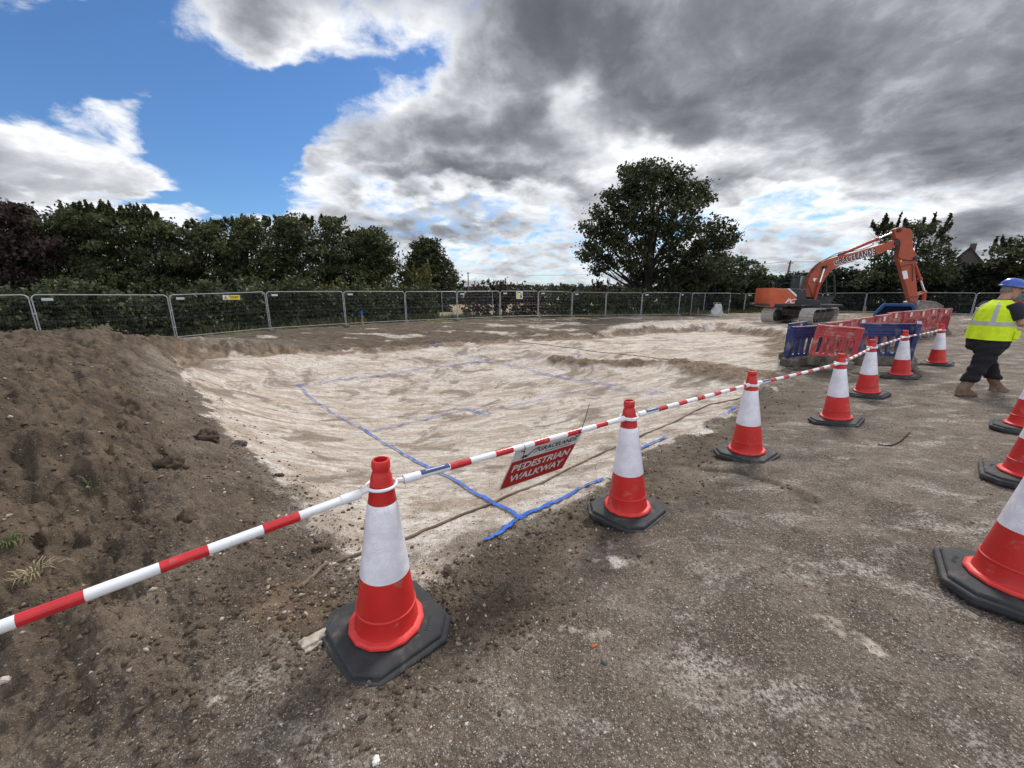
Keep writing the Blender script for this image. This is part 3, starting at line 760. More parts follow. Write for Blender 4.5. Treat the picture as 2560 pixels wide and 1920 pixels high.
def slotted_panel(w, z0, z1, slots, th, arch=False):
    """flat panel with rounded slots cut through: bmesh with holes filled as bridged strips"""
    mb = MB()
    x0, x1 = -w / 2, w / 2
    sl = sorted(slots)
    zb = min(s[2] for s in sl); zt = max(s[3] for s in sl)
    def bar(xa, xb, za, zc): mb.box(((xa + xb) / 2, 0, (za + zc) / 2), (xb - xa, th, zc - za))
    bar(x0, x1, z0, zb); bar(x0, x1, zt, z1)
    edges = [x0] + [v for s in sl for v in (s[0], s[1])] + [x1]
    for i in range(0, len(edges), 2): bar(edges[i], edges[i + 1], zb, zt)
    for (a, b_, za, zc) in sl:                             # rounded ends inside each slot
        r_ = (b_ - a) / 2; cx = (a + b_) / 2
        for top in ((True, zc), (False, za)):
            up, zz_ = top; sgn = 1 if up else -1
            for side in (-1, 1):
                arc = [(cx + side * r_ * math.cos(t_), zz_ - sgn * r_ + sgn * r_ * math.sin(t_)) for t_ in [i * math.pi / 12 for i in range(7)]]
                arc = [(cx + side * r_, zz_)] + arc
                mb.prism(arc, -th / 2 * .98, th / 2 * .98)
        if zc < zt: bar(a, b_, zc, zt)
    return mb
def make_barrier(name_mat, w, nslots, kind='near', tape=None):
    root = empty('plastic_barrier'); th = .05
    zb, zt, H = .24, .70, .98
    n = nslots; m_ = .10; pitch = (w - 2 * m_) / n; gap = pitch * .70
    slots = []
    for i in range(n):
        a = -w / 2 + m_ + i * pitch + (pitch - gap) / 2
        e = zt
        if kind == 'row': e = zt - .08 * (2 * (i + .5) / n - 1) ** 2
        slots.append((a, a + gap, zb + .06, e))
    mb = slotted_panel(w - .02, zb - .02, H - .015, slots, th)
    # ribs and rim
    for sx in (-1, 1): mb.box((sx * (w / 2 - .028), 0, (zb + H) / 2), (.056, th + .03, H - zb), bev=.012)
    mb.box((0, 0, H - .016), (w, th + .034, .05), bev=.014); mb.box((0, 0, .255), (w - .08, th + .026, .05), bev=.012)
    mb.box((0, 0, zt + .045), (w - .12, th + .018, .026), bev=.008)
    if kind == 'near':
        for sg in (-1, 1):   # moulded long slot frame in the top rail
            mb.box((0, sg * (th / 2 + .004), .905), (w - .24, .016, .016), bev=.005); mb.box((0, sg * (th / 2 + .004), .815), (w - .24, .016, .016), bev=.005)
            for s2 in (-1, 1): mb.box((s2 * (w / 2 - .12), sg * (th / 2 + .004), .86), (.016, .016, .10), bev=.005)
    else:
        for sg in (-1, 1):
            for i in range(12):
                a0 = math.pi * i / 12; a1 = math.pi * (i + 1) / 12
                f = lambda a: Vector((math.cos(a) * (w / 2 - .09), sg * (th / 2 + .004), .58 + math.sin(a) * .15))
                mb.tube([f(a0), f(a1)], .016, 6)
    mb.build('panel', name_mat, root)
    for sx in ((-1, 1) if kind == 'row' else ()):
        ft = MB(); ft.box((sx * (w / 2 - .20), 0, .07), (.20, .42, .15), bev=.03); ft.box((sx * (w / 2 - .20), 0, .17), (.17, .20, .12), bev=.03)
        ft.build('foot', M_FOOT, root)
    bl = MB(); bl.box((0, 0, .12), (w - .10, .17, .24), bev=.035)
    if kind == 'near':
        for sx in (-1, 1): bl.box((sx * (w / 2 - .16), 0, .10), (.30, .30, .20), bev=.04); bl.build('ballast_block', M_FOOT, root)
    if tape:
        for sg in (-1, 1):
            q = MB(); y = sg * (th / 2 + .011); hw = w * .17
            vs = [(-hw, y, .80), (hw, y, .80), (hw, y, .945), (-hw, y, .945)]
            q.add(vs, [(0, 1, 2, 3) if sg < 0 else (3, 2, 1, 0)]); r_ = q.build('reflective_tape', M_REFR, root, fix=False)
            q = MB(); y = sg * (th / 2 + .0125); x0_, x1_ = (-.11, .11) if tape == 'row' else (hw * .45, hw)
            q.add([(x0_, y, .80), (x1_, y, .80), (x1_, y, .945), (x0_, y, .945)], [(0, 1, 2, 3) if sg < 0 else (3, 2, 1, 0)]); q.build('white_patch', M_REFL, r_, fix=False)
    return root
def place(o, xa, ya, xb, yb, lean=0.0, dz=0.0, tilt=0.0):
    x, y = (xa + xb) / 2, (ya + yb) / 2
    o.location = (x, y, max(tz(x, y), (tz(xa, ya) + tz(xb, yb)) / 2) + dz)
    o.rotation_euler = (Matrix.Rotation(math.atan2(yb - ya, xb - xa), 4, 'Z') @ Matrix.Rotation(R(tilt), 4, 'Y') @ Matrix.Rotation(R(lean), 4, 'X')).to_euler()
GB = 'blue plastic barriers at the corner'; GR = 'red barriers standing in a row'
b1 = make_barrier(M_BBLUE, 1.2, 5); place(b1, 6.72, 9.35, 7.85, 9.75, 3, dz=.06); tag(b1, 'blue barrier farthest left, beside the dig and half behind the pink-red one', 'barrier', GB)
b2 = copy_tree(b1); place(b2, 7.58, 8.52, 8.78, 8.32, -2, dz=.13); b2.scale = (.86, 1, .95); tag(b2, 'wide blue barrier behind two cones, standing right of the pink-red one', 'barrier', GB)
b3 = copy_tree(b1); place(b3, 8.36, 8.0, 9.38, 9.0, 2, dz=.06); tag(b3, 'blue barrier seen almost end-on, behind the cone before the last', 'barrier', GB)
b4 = make_barrier(M_BBLUE, 1.3, 5, tape='blue'); place(b4, 7.2, 10.1, 8.35, 11.0, 0, dz=.12); tag(b4, 'blue barrier with red and white tape, behind the other blue ones', 'barrier', GB)
r1 = make_barrier(M_BRED, 1.15, 6); place(r1, 6.60, 8.72, 7.62, 8.30, 5, tilt=4, dz=.18); r1.scale = (.72, 1, .92); tag(r1, 'pink-red barrier tilted to one side between two blue ones', 'barrier')
row0 = make_barrier(M_BROW, 1.46, 8, 'row', 'row')
us = [.823, .884, .946, .984, 1.018, 1.054, 1.085, 1.111, 1.143]; zcs = [9, 9.9, 10.9, 11.8, 12.6, 13.4, 14.1, 14.7, 15.2]
PR = [(u_ * z_, (z_ - .15) / .972) for u_, z_ in zip(us, zcs)]
ROWL = ['red barrier nearest the blue ones, first of its row', 'red barrier with white patch, second of the row from the blue ones', 'red barrier, third of the row, where the row bends', 'red barrier, fourth of the row, below the blue skip',
        'red barrier, fifth of the row, below the digger bucket', 'red barrier, sixth of the row, right of the digger bucket', 'red barrier, seventh of the row, next to its open end', 'red barrier closing the long row before the gap',
        'red barrier just right of the gap in the row', 'red barrier beyond the gap, beside the worker in yellow', 'red barrier farthest right, behind the worker in yellow']
prs = list(zip(PR[:-1], PR[1:])) + [((17.75, 14.85), (18.75, 15.75)), ((18.8, 15.75), (19.9, 16.5)), ((19.95, 16.5), (21.1, 17.2))]
for i, ((xa, ya), (xb, yb)) in enumerate(prs):
    o = row0 if i == 0 else copy_tree(row0)
    place(o, xa, ya, xb, yb, lean=random.uniform(-3, 3), dz=max(.01, .13 - .025 * i))
    L = math.hypot(xb - xa, yb - ya); o.scale = (min(1.2, L / 1.46), 1, 1)
    tag(o, ROWL[i], 'barrier', GR)

# ------------------------------------------------------------------ worker
M_SKIN = mat('skin', (.42, .23, .17), .55, var=.12, scale=12)
M_HIVIS = mat('hi_vis_yellow_fabric', (.62, .80, .015), .75, var=.10, scale=14, bump=.25, bscale=70)
M_GREYT = mat('reflective_grey_tape', (.40, .42, .44), .42, var=.08)
M_NAVY = mat('navy_cotton', (.016, .019, .030), .85, var=.25, bump=.3, bscale=60)
M_TROUS = mat('black_work_cloth', (.010, .010, .013), .9, var=.35, scale=10, bump=.6, bscale=16)
M_BOOT = mat('dusty_tan_boot', (.16, .085, .052), .8, var=.2, scale=14, dirt=(.20, .165, .135), dirt_amt=.45, bump=.3, bscale=50)
M_SOLE = mat('boot_sole', (.075, .062, .05), .9, var=.2, dirt=(.2, .17, .14), dirt_amt=.5)
M_HELM = mat('blue_hard_hat', (.020, .075, .40), .33, var=.06, spec=.5, coat=.3, dirt=(.25, .25, .26), dirt_amt=.1)
M_HAIR = mat('grey_hair', (.20, .17, .15), .8, var=.3, scale=60)
worker = empty('person', (7.63, 6.16, 0), R(-8), label='worker in yellow hi-vis vest, black trousers and blue hard hat, seen from behind', cat='person')
worker.location.z = tz(7.56, 6.16) + .005
def ring(c, a, b, M=None, n=20, sq=2.4):
    out = []
    for j in range(n):
        t_ = 2 * math.pi * j / n; cx, sy_ = math.cos(t_), math.sin(t_)
        p = Vector((a * math.copysign(abs(cx) ** (2 / sq), cx), b * math.copysign(abs(sy_) ** (2 / sq), sy_), 0))
        if M is not None: p = M @ p
        out.append(Vector(c) + p)
    return out
def body():
    m_ = MB()
    m_.tube([(-.02, 0, .88), (.0, 0, 1.05), (.015, 0, 1.25), (.025, 0, 1.42), (.035, 0, 1.50)], [.13, .145, .14, .11, .06], 16)
    m_.tube([(.03, 0, 1.46), (.06, 0, 1.56), (.088, 0, 1.62)], [.072, .064, .066], 12)
    # head turned to the right, tipped forward
    hc = Vector((.105, -.01, 1.675)); hz = Matrix.Rotation(R(-18), 3, 'Z') @ Matrix.Rotation(R(12), 3, 'Y')
    rings = []
    for zz_, a, b_, dx in ((-.115, .030, .030, .055), (-.10, .055, .045, .042), (-.07, .080, .062, .020), (-.02, .095, .072, .004), (.03, .100, .078, -.004), (.075, .090, .070, -.006), (.105, .055, .045, -.008)):
        rings.append([hc + hz @ (p + Vector((dx, 0, zz_))) for p in ring((0, 0, 0), a, b_, sq=2.1)])
    m_.loft(rings)
    H_ = lambda x, y, z: hc + hz @ Vector((x, y, z))
    m_.tube([H_(.086, 0, .015), H_(.105, 0, -.015), H_(.116, 0, -.035), H_(.098, 0, -.044)], [.010, .013, .017, .013], 8)     # nose
    m_.tube([H_(.080, -.04, .028), H_(.096, -.018, .030), H_(.098, 0, .026), H_(.096, .018, .030), H_(.080, .04, .028)], .010, 8)  # brow
    m_.tube([H_(.078, -.026, -.068), H_(.094, 0, -.066), H_(.078, .026, -.068)], .009, 8); m_.tube([H_(.076, -.022, -.080), H_(.090, 0, -.081), H_(.076, .022, -.080)], .008, 8)
    m_.tube([H_(.072, -.02, -.105), H_(.082, 0, -.108), H_(.072, .02, -.105)], .014, 8)
    for s_ in (-1, 1):
        m_.tube([H_(-.005, s_ * .074, .022), H_(-.016, s_ * .084, .006), H_(-.012, s_ * .082, -.018), H_(.002, s_ * .074, -.030)], [.010, .014, .012, .008], 8)
    # arms reach forward, elbows bent
    for s_ in (-1, 1):
        sh = Vector((.015, s_ * .205, 1.43)); el = Vector((.145 + .02 * s_, s_ * .275, 1.17)); wr = Vector((.40, s_ * .17, 1.20))
        m_.tube([sh, sh.lerp(el, .5), el], [.058, .054, .048], 12); m_.tube([el, el.lerp(wr, .35), wr], [.050, .048, .031], 12)
        d = (wr - el).normalized(); sd = d.cross(Vector((0, 0, 1))).normalized(); up = sd.cross(d)
        pc = wr + d * .06; m_.tube([wr, wr + d * .045, wr + d * .095], [.030, .040, .036], 10)
        kn = wr + d * .095
        for j, (o_, ln) in enumerate(((-.030, .070), (-.010, .080), (.011, .075), (.030, .060))):
            b0 = kn + sd * o_; m_.tube([b0, b0 + d * ln * .5 - up * .006, b0 + d * ln * .78 - up * .026, b0 + d * ln * .80 - up * .046], [.0105, .010, .009, .008], 8)
        t0 = wr + d * .035 - sd * (-.030 * -s_); m_.tube([t0, t0 + d * .03 + sd * s_ * -.028 - up * .008, t0 + d * .062 + sd * s_ * -.030 - up * .022], [.013, .011, .009], 8)
    # legs: rear leg trails, front leg planted
    for s_, hx, kx, ax in ((1, .05, .23, .45), (-1, -.04, -.15, -.30)):
        hip = Vector((hx, s_ * .115, .90)); kn = Vector((kx, s_ * .135, .50)); an = Vector((ax, s_ * .14, .10))
        m_.tube([hip, hip.lerp(kn, .5), kn, kn.lerp(an, .35), an], [.095, .085, .062, .062, .045], 12)
        m_.tube([an + Vector((-.05, 0, -.045)), an + Vector((.05, 0, -.05)), an + Vector((.16, 0, -.065))], [.042, .042, .028], 10)
    o = m_.build('body', M_SKIN, worker)
    md = o.modifiers.new('one_surface', 'REMESH'); md.mode = 'VOXEL'; md.voxel_size = .0065
    sm = o.modifiers.new('soften', 'SMOOTH'); sm.iterations = 3; sm.factor = .5
    dg = bpy.context.evaluated_depsgraph_get()
    me = bpy.data.meshes.new_from_object(o.evaluated_get(dg), depsgraph=dg)
    o.modifiers.clear(); old = o.data; o.data = me; me.name = 'body'; bpy.data.meshes.remove(old)
    me.polygons.foreach_set('use_smooth', [True] * len(me.polygons))
    return o, hc, hz
bd, hc, hz = body()
# trousers: baggy, wrinkled
def wr_(v, a=.012, s_=9.0):
    n = math.sin(v.z * 37 + v.x * 11) * .5 + math.sin(v.z * 61 + v.y * 23 + 1.3) * .35 + math.sin(v.x * 41 + v.y * 37) * .25
    return n * a
tr = MB()
tr.loft([ring((.0, 0, z_), a, b_, n=28) for z_, a, b_ in ((.72, .16, .20), (.80, .19, .242), (.90, .198, .252), (.98, .18, .235))])
for s_, hx, kx, ax in ((1, .07, .23, .45), (-1, -.05, -.15, -.30)):
    pts = [(hx, s_ * .135, .86, .150, .140), (hx * .6 + kx * .4, s_ * .140, .68, .132, .124), (kx + .0, s_ * .145, .50, .108, .102), (kx * .65 + ax * .35, s_ * .15, .36, .106, .098), (kx * .425 + ax * .575, s_ * .15, .27, .106, .096), (kx * .34 + ax * .66, s_ * .15, .235, .100, .088)]
    tr.loft([ring((x_, y_, z_), a, b_, n=28, sq=2.1) for x_, y_, z_, a, b_ in pts])
trs = tr.build('trousers', M_TROUS, worker)
def refine(o, voxel, amp, it=2):
    md = o.modifiers.new('r', 'REMESH'); md.mode = 'VOXEL'; md.voxel_size = voxel
    sm = o.modifiers.new('s', 'SMOOTH'); sm.iterations = it; sm.factor = .5
    dg = bpy.context.evaluated_depsgraph_get()
    me = bpy.data.meshes.new_from_object(o.evaluated_get(dg), depsgraph=dg)
    nm = o.data.name; o.modifiers.clear(); old = o.data; o.data = me; bpy.data.meshes.remove(old); me.name = nm
    ns = [v.normal.copy() for v in me.vertices]
    for v, n in zip(me.vertices, ns): v.co += n * wr_(v.co, amp)
    me.polygons.foreach_set('use_smooth', [True] * len(me.polygons)); me.update()
refine(trs, .014, .011)
# vest: loose shell from neck to hip
VR = [(.91, .0, .208, .268), (.97, .003, .208, .265), (1.07, .008, .208, .260), (1.18, .012, .204, .256), (1.29, .016, .194, .252), (1.38, .020, .176, .243), (1.445, .025, .145, .205), (1.495, .028, .105, .125), (1.525, .030, .085, .090)]
def vest_at(z, t_, off=0.0):
    for i in range(len(VR) - 1):
        if VR[i][0] <= z <= VR[i + 1][0] + 1e-6:
            f = (z - VR[i][0]) / (VR[i + 1][0] - VR[i][0]); v_ = [VR[i][k_] * (1 - f) + VR[i + 1][k_] * f for k_ in range(4)]; break
    c_, s_ = math.cos(t_), math.sin(t_); sq = 2.5
    p = Vector((v_[1] + (v_[2] + off) * math.copysign(abs(c_) ** (2 / sq), c_), (v_[3] + off) * math.copysign(abs(s_) ** (2 / sq), s_), z))
    fold = (math.sin(t_ * 9 + z * 6) * .007 + math.sin(t_ * 17 - z * 13) * .004) * max(0, min(1, (1.35 - z) / .3))
    rad = Vector((p.x - v_[1], p.y, 0))
    return p + (rad.normalized() * fold if rad.length > 0 else Vector())
vs = MB(); zs_ = [.91 + .0123 * i for i in range(51)]; nT = 72
vs.loft([[vest_at(z_, 2 * math.pi * j / nT) for j in range(nT)] for z_ in zs_], cap=False)
vest = vs.build('hi_vis_vest', M_HIVIS, worker, smooth=True, fix=False)
def vband(name, f0, m, off=.005):
    q = MB(); q.loft([[vest_at(z_, t_, o_) for (z_, t_) in f0] for o_ in (0, off)], cap=False); return q
bn = MB(); bn.loft([[vest_at(z_, 2 * math.pi * j / nT, .004) for j in range(nT)] for z_ in (1.135, 1.155, 1.175, 1.195)], cap=False); bn.build('waist_tape', M_GREYT, vest, fix=False)
for sgn in (-1, 1):   # shoulder tapes up the back and over
    q = MB(); rows = []
    for i in range(15):
        z_ = 1.195 + (1.49 - 1.195) * i / 14; t0 = math.pi + sgn * (.62 - .10 * i / 14)
        rows.append([vest_at(z_, t0 - .12, .004), vest_at(z_, t0 - .04, .004), vest_at(z_, t0 + .04, .004), vest_at(z_, t0 + .12, .004)])
    n = 4; vv = [p for r_ in rows for p in r_]; ff = [(i * n + j, i * n + j + 1, (i + 1) * n + j + 1, (i + 1) * n + j) for i in range(14) for j in range(3)]
    q.add(vv, ff); q.build('shoulder_tape', M_GREYT, vest, fix=False)
pk = MB(); c_ = vest_at(1.0, R(-62), .012); pk.box(c_, (.13, .03, .13), Matrix.Rotation(R(28), 3, 'Z'), bev=.012); pk.build('pocket', M_HIVIS, vest)
for s_ in (-1, 1):
    sl = MB(); sh = Vector((.018, s_ * .19, 1.44)); el = Vector((.13 + .02 * s_, s_ * .272, 1.21)); ds = (el - sh)
    sl.tube([sh - ds * .12, sh, sh + ds * .35, sh + ds * .70, sh + ds * .86], [.075, .098, .100, .092, .084], 16, cap=True)
    sl.build('shirt_sleeve', M_NAVY, worker, smooth=True)
cl = MB(); cl.loft([ring((.035, 0, 1.49), .085, .095), ring((.052, 0, 1.535), .078, .082)], cap=False); cl.build('shirt_collar', M_NAVY, worker, smooth=True)
hr = MB(); hr.loft([[hc + hz @ (p + Vector((dx, 0, z_))) for p in ring((0, 0, 0), a, b_, sq=2.1)] for z_, a, b_, dx in ((-.045, .06, .066, -.042), (-.01, .072, .080, -.036), (.04, .080, .084, -.030), (.07, .08, .08, -.02))]); hr.build('hair', M_HAIR, worker, smooth=True)
# hard hat: ribbed dome with a short brim
hh = MB(); rr = []
for i in range(15):
    a = R(6 * i + 2); z_ = .052 + math.sin(a) * .118
    row_ = []
    for j in range(48):
        t_ = 2 * math.pi * j / 48; k_ = math.cos(a) ** .72; rib = 1 + .03 * math.exp(-(math.sin(t_) * math.cos(a) / .16) ** 2) * math.sin(a)
        row_.append(hc + hz @ (Vector((math.cos(t_) * .142 * k_ - .008, math.sin(t_) * .116 * k_, z_ * rib))))
    rr.append(row_)
hh.loft(rr); hh.build('helmet_shell', M_HELM, worker, smooth=True)
br = MB(); r0 = []; r1_ = []; r2_ = []
for j in range(48):
    t_ = 2 * math.pi * j / 48; ext = .012 + .038 * max(0, math.cos(t_)) ** 2
    for lst, e_, z_ in ((r0, .0, .060), (r1_, ext, .044), (r2_, -.006, .046)):
        lst.append(hc + hz @ Vector((math.cos(t_) * (.141 + e_) - .008, math.sin(t_) * (.116 + e_), z_)))
br.loft([r0, r1_, r2_], cap=False); br.build('helmet_brim', M_HELM, worker, smooth=True)
for s_, ax in ((1, .442), (-1, -.295)):
    bt = MB(); y_ = s_ * .148
    kx_ = .23 if s_ > 0 else -.15; sl_ = (ax - kx_) / .40
    xb = lambda z_: ax - max(0, z_ - .10) * sl_
    bt.loft([ring((xb(.30), y_, .30), .076, .068), ring((xb(.20), y_, .20), .073, .063), ring((ax + .005, y_, .13), .078, .061), ring((ax + .03, y_, .095), .105, .060), ring((ax + .062, y_, .06), .140, .058), ring((ax + .066, y_, .028), .145, .058)])
    bo = bt.build('boot', M_BOOT, worker, smooth=True)
    so = MB(); so.loft([ring((ax + .068, y_, -.002), .150, .060), ring((ax + .068, y_, .026), .154, .064), ring((ax + .068, y_, .034), .146, .059)]); so.build('sole', M_SOLE, bo, smooth=True)
# ------------------------------------------------------------------ foliage
def leaf_mat(name, c1, c2, rough=.55):
    m = bpy.data.materials.new(name); m.use_nodes = True
    t = NT(m.node_tree); t.n.clear()
    tint = t.node('ShaderNodeAttribute', attribute_name='tint').outputs['Color']
    s_ = t.sep(tint)
    c = t.mix(s_[0], c1, c2)
    c = t.mix(t.math('MULTIPLY', s_[1], .75), c, tuple(x * .45 for x in c1))
    d = t.node('ShaderNodeBsdfPrincipled'); t.link(c, d.inputs['Base Color']); d.inputs['Roughness'].default_value = rough; d.inputs['Specular IOR Level'].default_value = .25
    tr = t.node('ShaderNodeBsdfTranslucent'); t.link(t.mix(.5, c, tuple(x * 1.3 for x in c2)), tr.inputs['Color'])
    mx = t.node('ShaderNodeMixShader'); mx.inputs[0].default_value = .22
    t.link(d.outputs[0], mx.inputs[1]); t.link(tr.outputs[0], mx.inputs[2])
    t.link(mx.outputs[0], t.node('ShaderNodeOutputMaterial').inputs['Surface'])
    return m
LM_BEECH = leaf_mat('beech_leaves', (.036, .050, .023), (.112, .124, .050))
LM_COPPER = leaf_mat('copper_beech_leaves', (.034, .024, .021), (.080, .050, .042))
LM_OAK = leaf_mat('oak_leaves', (.022, .031, .015), (.074, .082, .034))
LM_HEDGE = leaf_mat('hedge_leaves', (.026, .038, .020), (.085, .104, .042))
LM_YELLOW = leaf_mat('yellowing_leaves', (.055, .062, .020), (.19, .18, .058))
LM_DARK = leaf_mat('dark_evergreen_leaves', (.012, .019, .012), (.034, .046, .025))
LM_FAR = leaf_mat('far_wood_leaves', (.030, .042, .026), (.058, .070, .038))
LM_BRAMBLE = leaf_mat('bramble_leaves', (.020, .018, .012), (.072, .044, .030))
LM_GRASS = leaf_mat('rough_grass_blades', (.040, .058, .016), (.185, .165, .075), .7)
M_BARK = mat('bark', (.018, .016, .014), .9, var=.3, scale=3, bump=.5, bscale=14)
def leaves_from(centers, rads, per, size, seed, elong=1.5, up=.35, spread=.5):
    """many leaf-sized faces gathered in clumps: centres (n,3), clump radii (n,3)"""
    g = np.random.default_rng(seed); n = len(centers); k_ = per
    C = np.repeat(centers, k_, 0); Rr = np.repeat(rads, k_, 0); N = len(C)
    P = C + g.normal(0, spread, (N, 3)) * Rr
    nr_ = g.normal(0, 1, (N, 3)); nr_[:, 2] += up * 2; nr_ /= np.linalg.norm(nr_, axis=1, keepdims=True)
    a = np.cross(nr_, g.normal(0, 1, (N, 3))); a /= np.linalg.norm(a, axis=1, keepdims=True) + 1e-9
    b = np.cross(nr_, a); s_ = size * g.uniform(.6, 1.35, (N, 1))
    a = a * s_ * .5 * elong; b = b * s_ * .5
    V_ = np.stack([P - a, P - b * .9 + a * .1, P + a, P + b * .9 + a * .1], 1).reshape(-1, 3)
    F_ = np.arange(4 * N).reshape(N, 4)
    tone = np.repeat(g.uniform(0, 1, n), k_) * .55 + g.uniform(0, 1, N) * .45
    dark = np.repeat((g.uniform(0, 1, n) < .3) * 1.0, k_) * g.uniform(.3, 1, N)
    col = np.repeat(np.stack([tone, dark, np.zeros(N)], 1), 4, 0)
    return V_, F_, col
def clumps_in(blobs_, seed, per_m2=1.0, inner=.35, rad=.55, shell=.0):
    """clump centres in a set of (centre, radii) ellipsoids, mostly toward the outside"""
    g = np.random.default_rng(seed); out = []; rr = []
    for c, r in blobs_:
        r = np.array(r, float); n = max(3, int(per_m2 * 4 * (r[0] * r[2] + r[1] * r[2] + r[0] * r[1]) / 3 * 1.0))
        d = g.normal(0, 1, (n, 3)); d /= np.linalg.norm(d, axis=1, keepdims=True)
        u_ = g.uniform(inner ** 3, 1, (n, 1)) ** (1 / 3)
        p = np.array(c) + d * u_ * r
        out.append(p); q_ = rad * g.uniform(.55, 1.35, (n, 1)); rr.append(np.repeat(q_, 3, 1) * np.array([1, 1, .62]))
    return np.concatenate(out), np.concatenate(rr)
def limbs(mb, base, targets, r0, seed, fork=.20):
    g = random.Random(seed); base = Vector(base)
    for tg, zf in targets:
        tg = Vector(tg); s_ = base + Vector((0, 0, (tg.z - base.z) * zf)); mid = s_.lerp(tg, .5) + Vector((g.uniform(-.5, .5), g.uniform(-.5, .5), g.uniform(.0, .6)))
        rr = r0 * g.uniform(.20, .36); mb.tube([s_, s_.lerp(mid, .5) + Vector((0, 0, .1)), mid, tg], [rr, rr * .8, rr * .55, rr * .12], 6)
        for j in range(3):
            t2 = tg + Vector((g.uniform(-1, 1), g.uniform(-1, 1), g.uniform(-.4, .9))) * fork * (tg - s_).length * .5
            m2 = mid.lerp(tg, g.uniform(0, .6)); mb.tube([m2, m2.lerp(t2, .5) + Vector((0, 0, .15)), t2], [rr * .35, rr * .22, rr * .05], 5)
def tree(name, label, base, blobs_, lm, leaf, seed, r0=.35, per=26, dens=1.0, rad=.6, group=None, inner=.3, lean=(0, 0), twigs=None, elong=1.5, trunk_top=.6):
    base = Vector(base); root = empty(name, tuple(base), label=label, cat='tree', group=group)
    bl = [(np.array(c) - np.array(base), r) for c, r in blobs_]
    top = max(c[2] + r[2] for c, r in bl)
    mb = MB(); g = random.Random(seed)
    pts = [Vector((0, 0, -.3)), Vector((.05, 0, .3)), Vector((lean[0] * .3, 0, top * .25)), Vector((lean[0], lean[1], top * trunk_top)), Vector((lean[0] * 1.1, lean[1], top * .92))]
    mb.tube(pts, [r0 * 1.5, r0 * 1.05, r0 * .8, r0 * .4, r0 * .08], 10)
    limbs(mb, (0, 0, 0), [(tuple(c + (np.random.default_rng(seed + i).uniform(-.3, .3, 3)) * np.array(r)), g.uniform(.18, .45)) for i, (c, r) in enumerate(bl)], r0, seed)
    mb.build('trunk', M_BARK, root, smooth=True)
    cc, rr = clumps_in(bl, seed, dens, inner, rad)
    if twigs is not None: cc = np.concatenate([cc, twigs[0] - np.array(base)]); rr = np.concatenate([rr, twigs[1]])
    V_, F_, c_ = leaves_from(cc, rr, per, leaf, seed + 1, elong)
    big_mesh('crown', V_, F_, lm, root, col=c_)
    return root
def pxblob(x, y, rpx, D, dd=0.0, flat=1.0, depth=None):
    p = far(x, y, D + dd); sc = (p.y * CP + (CAM_H - p.z) * SP) / FP
    return (np.array(p), (rpx * sc, (depth or rpx * sc * 1.0), rpx * sc * flat))
def c3px(cx, cy): return ((1280 + cx / 3.456) / 1.15732, (380 + cy / 3.456) / 1.15732)

# big oak
g = random.Random(3)
OB = [(1130, 270, 190), (1400, 300, 180), (950, 360, 170), (1530, 430, 150), (850, 560, 160), (1130, 520, 190), (1430, 600, 190), (770, 730, 140), (700, 860, 100), (1000, 760, 170), (1250, 800, 170),
      (1540, 760, 150), (1780, 700, 140), (1800, 840, 120), (840, 960, 110), (1050, 960, 110), (1420, 960, 150), (1620, 960, 140), (1200, 150, 90), (1610, 310, 85), (640, 890, 55), (1720, 1010, 130), (1000, 200, 80), (1290, 170, 80),
      (660, 640, 60), (1680, 420, 55), (1870, 760, 60), (740, 1010, 60), (1260, 1060, 110), (1460, 1090, 120), (1090, 1080, 80), (1130, 1150, 80), (1300, 1160, 100), (1450, 1180, 90), (1580, 1130, 100), (1040, 1190, 50)]
obl = []
for cx, cy, r in OB:
    x, y = c3px(cx, cy); obl.append(pxblob(x, y, r / 4.0, 40.0, g.uniform(-2.5, 2.5) * (1 if r < 150 else 1.4), .86))
ob = on(1395, 672); ob = far(1395, 660, 40.0); ob.z = tz(ob.x, ob.y)
tree('oak_tree', 'tall broad oak standing alone behind the far fence, dark against bright cloud', ob, obl, LM_OAK, .21, 101, r0=.52, per=46, dens=3.2, rad=.74, inner=.25, trunk_top=.5)

# beech row on the left
def dome(x0, x1, ytop, ybot, D, seed, n=16, cols=None):
    """a fan-shaped crown filling the span between two sight lines"""
    g = random.Random(seed); out = []
    w = (x1 - x0) / 2; cx = (x0 + x1) / 2; h = ybot - ytop
    for i in range(n):
        fy = (i + .5) / n; hw = w * (1 - max(0, 1 - fy * 2.3) ** 2) ** .5 * (1.0 if fy < .75 else 1.0 - (fy - .75) * .9)
        for j_ in range(3):
            x = cx + (g.uniform(.35, 1) * (-1, 1)[j_ % 2] if j_ < 2 else g.uniform(-.4, .4)) * hw * .86; y = ytop + h * fy * .96 + 8
            out.append(pxblob(x, y, w * g.uniform(.26, .40), D, g.uniform(-2.2, 2.2), .62))
    return out
def spikes(x0, x1, y0, D, n, seed, h=40):
    """upright twig sprays above a crown"""
    g = np.random.default_rng(seed); C_ = []; R_ = []
    for i in range(n):
        x = g.uniform(x0, x1); hh = h * g.uniform(.4, 1); lx = g.uniform(-16, 20)
        for k_ in range(5):
            f = k_ / 4; p = far(x + lx * f, y0 - hh * f, D); C_.append(p); R_.append((.085 * (1.15 - f), .085, .26))
    return np.array(C_), np.array(R_)
def base_at(x, D):
    p = far(x, 640, D); return (p.x, p.y, tz(p.x, p.y) if math.hypot(p.x, p.y) < 60 else -.6)
GT = 'beech trees in the row behind the left hedge'
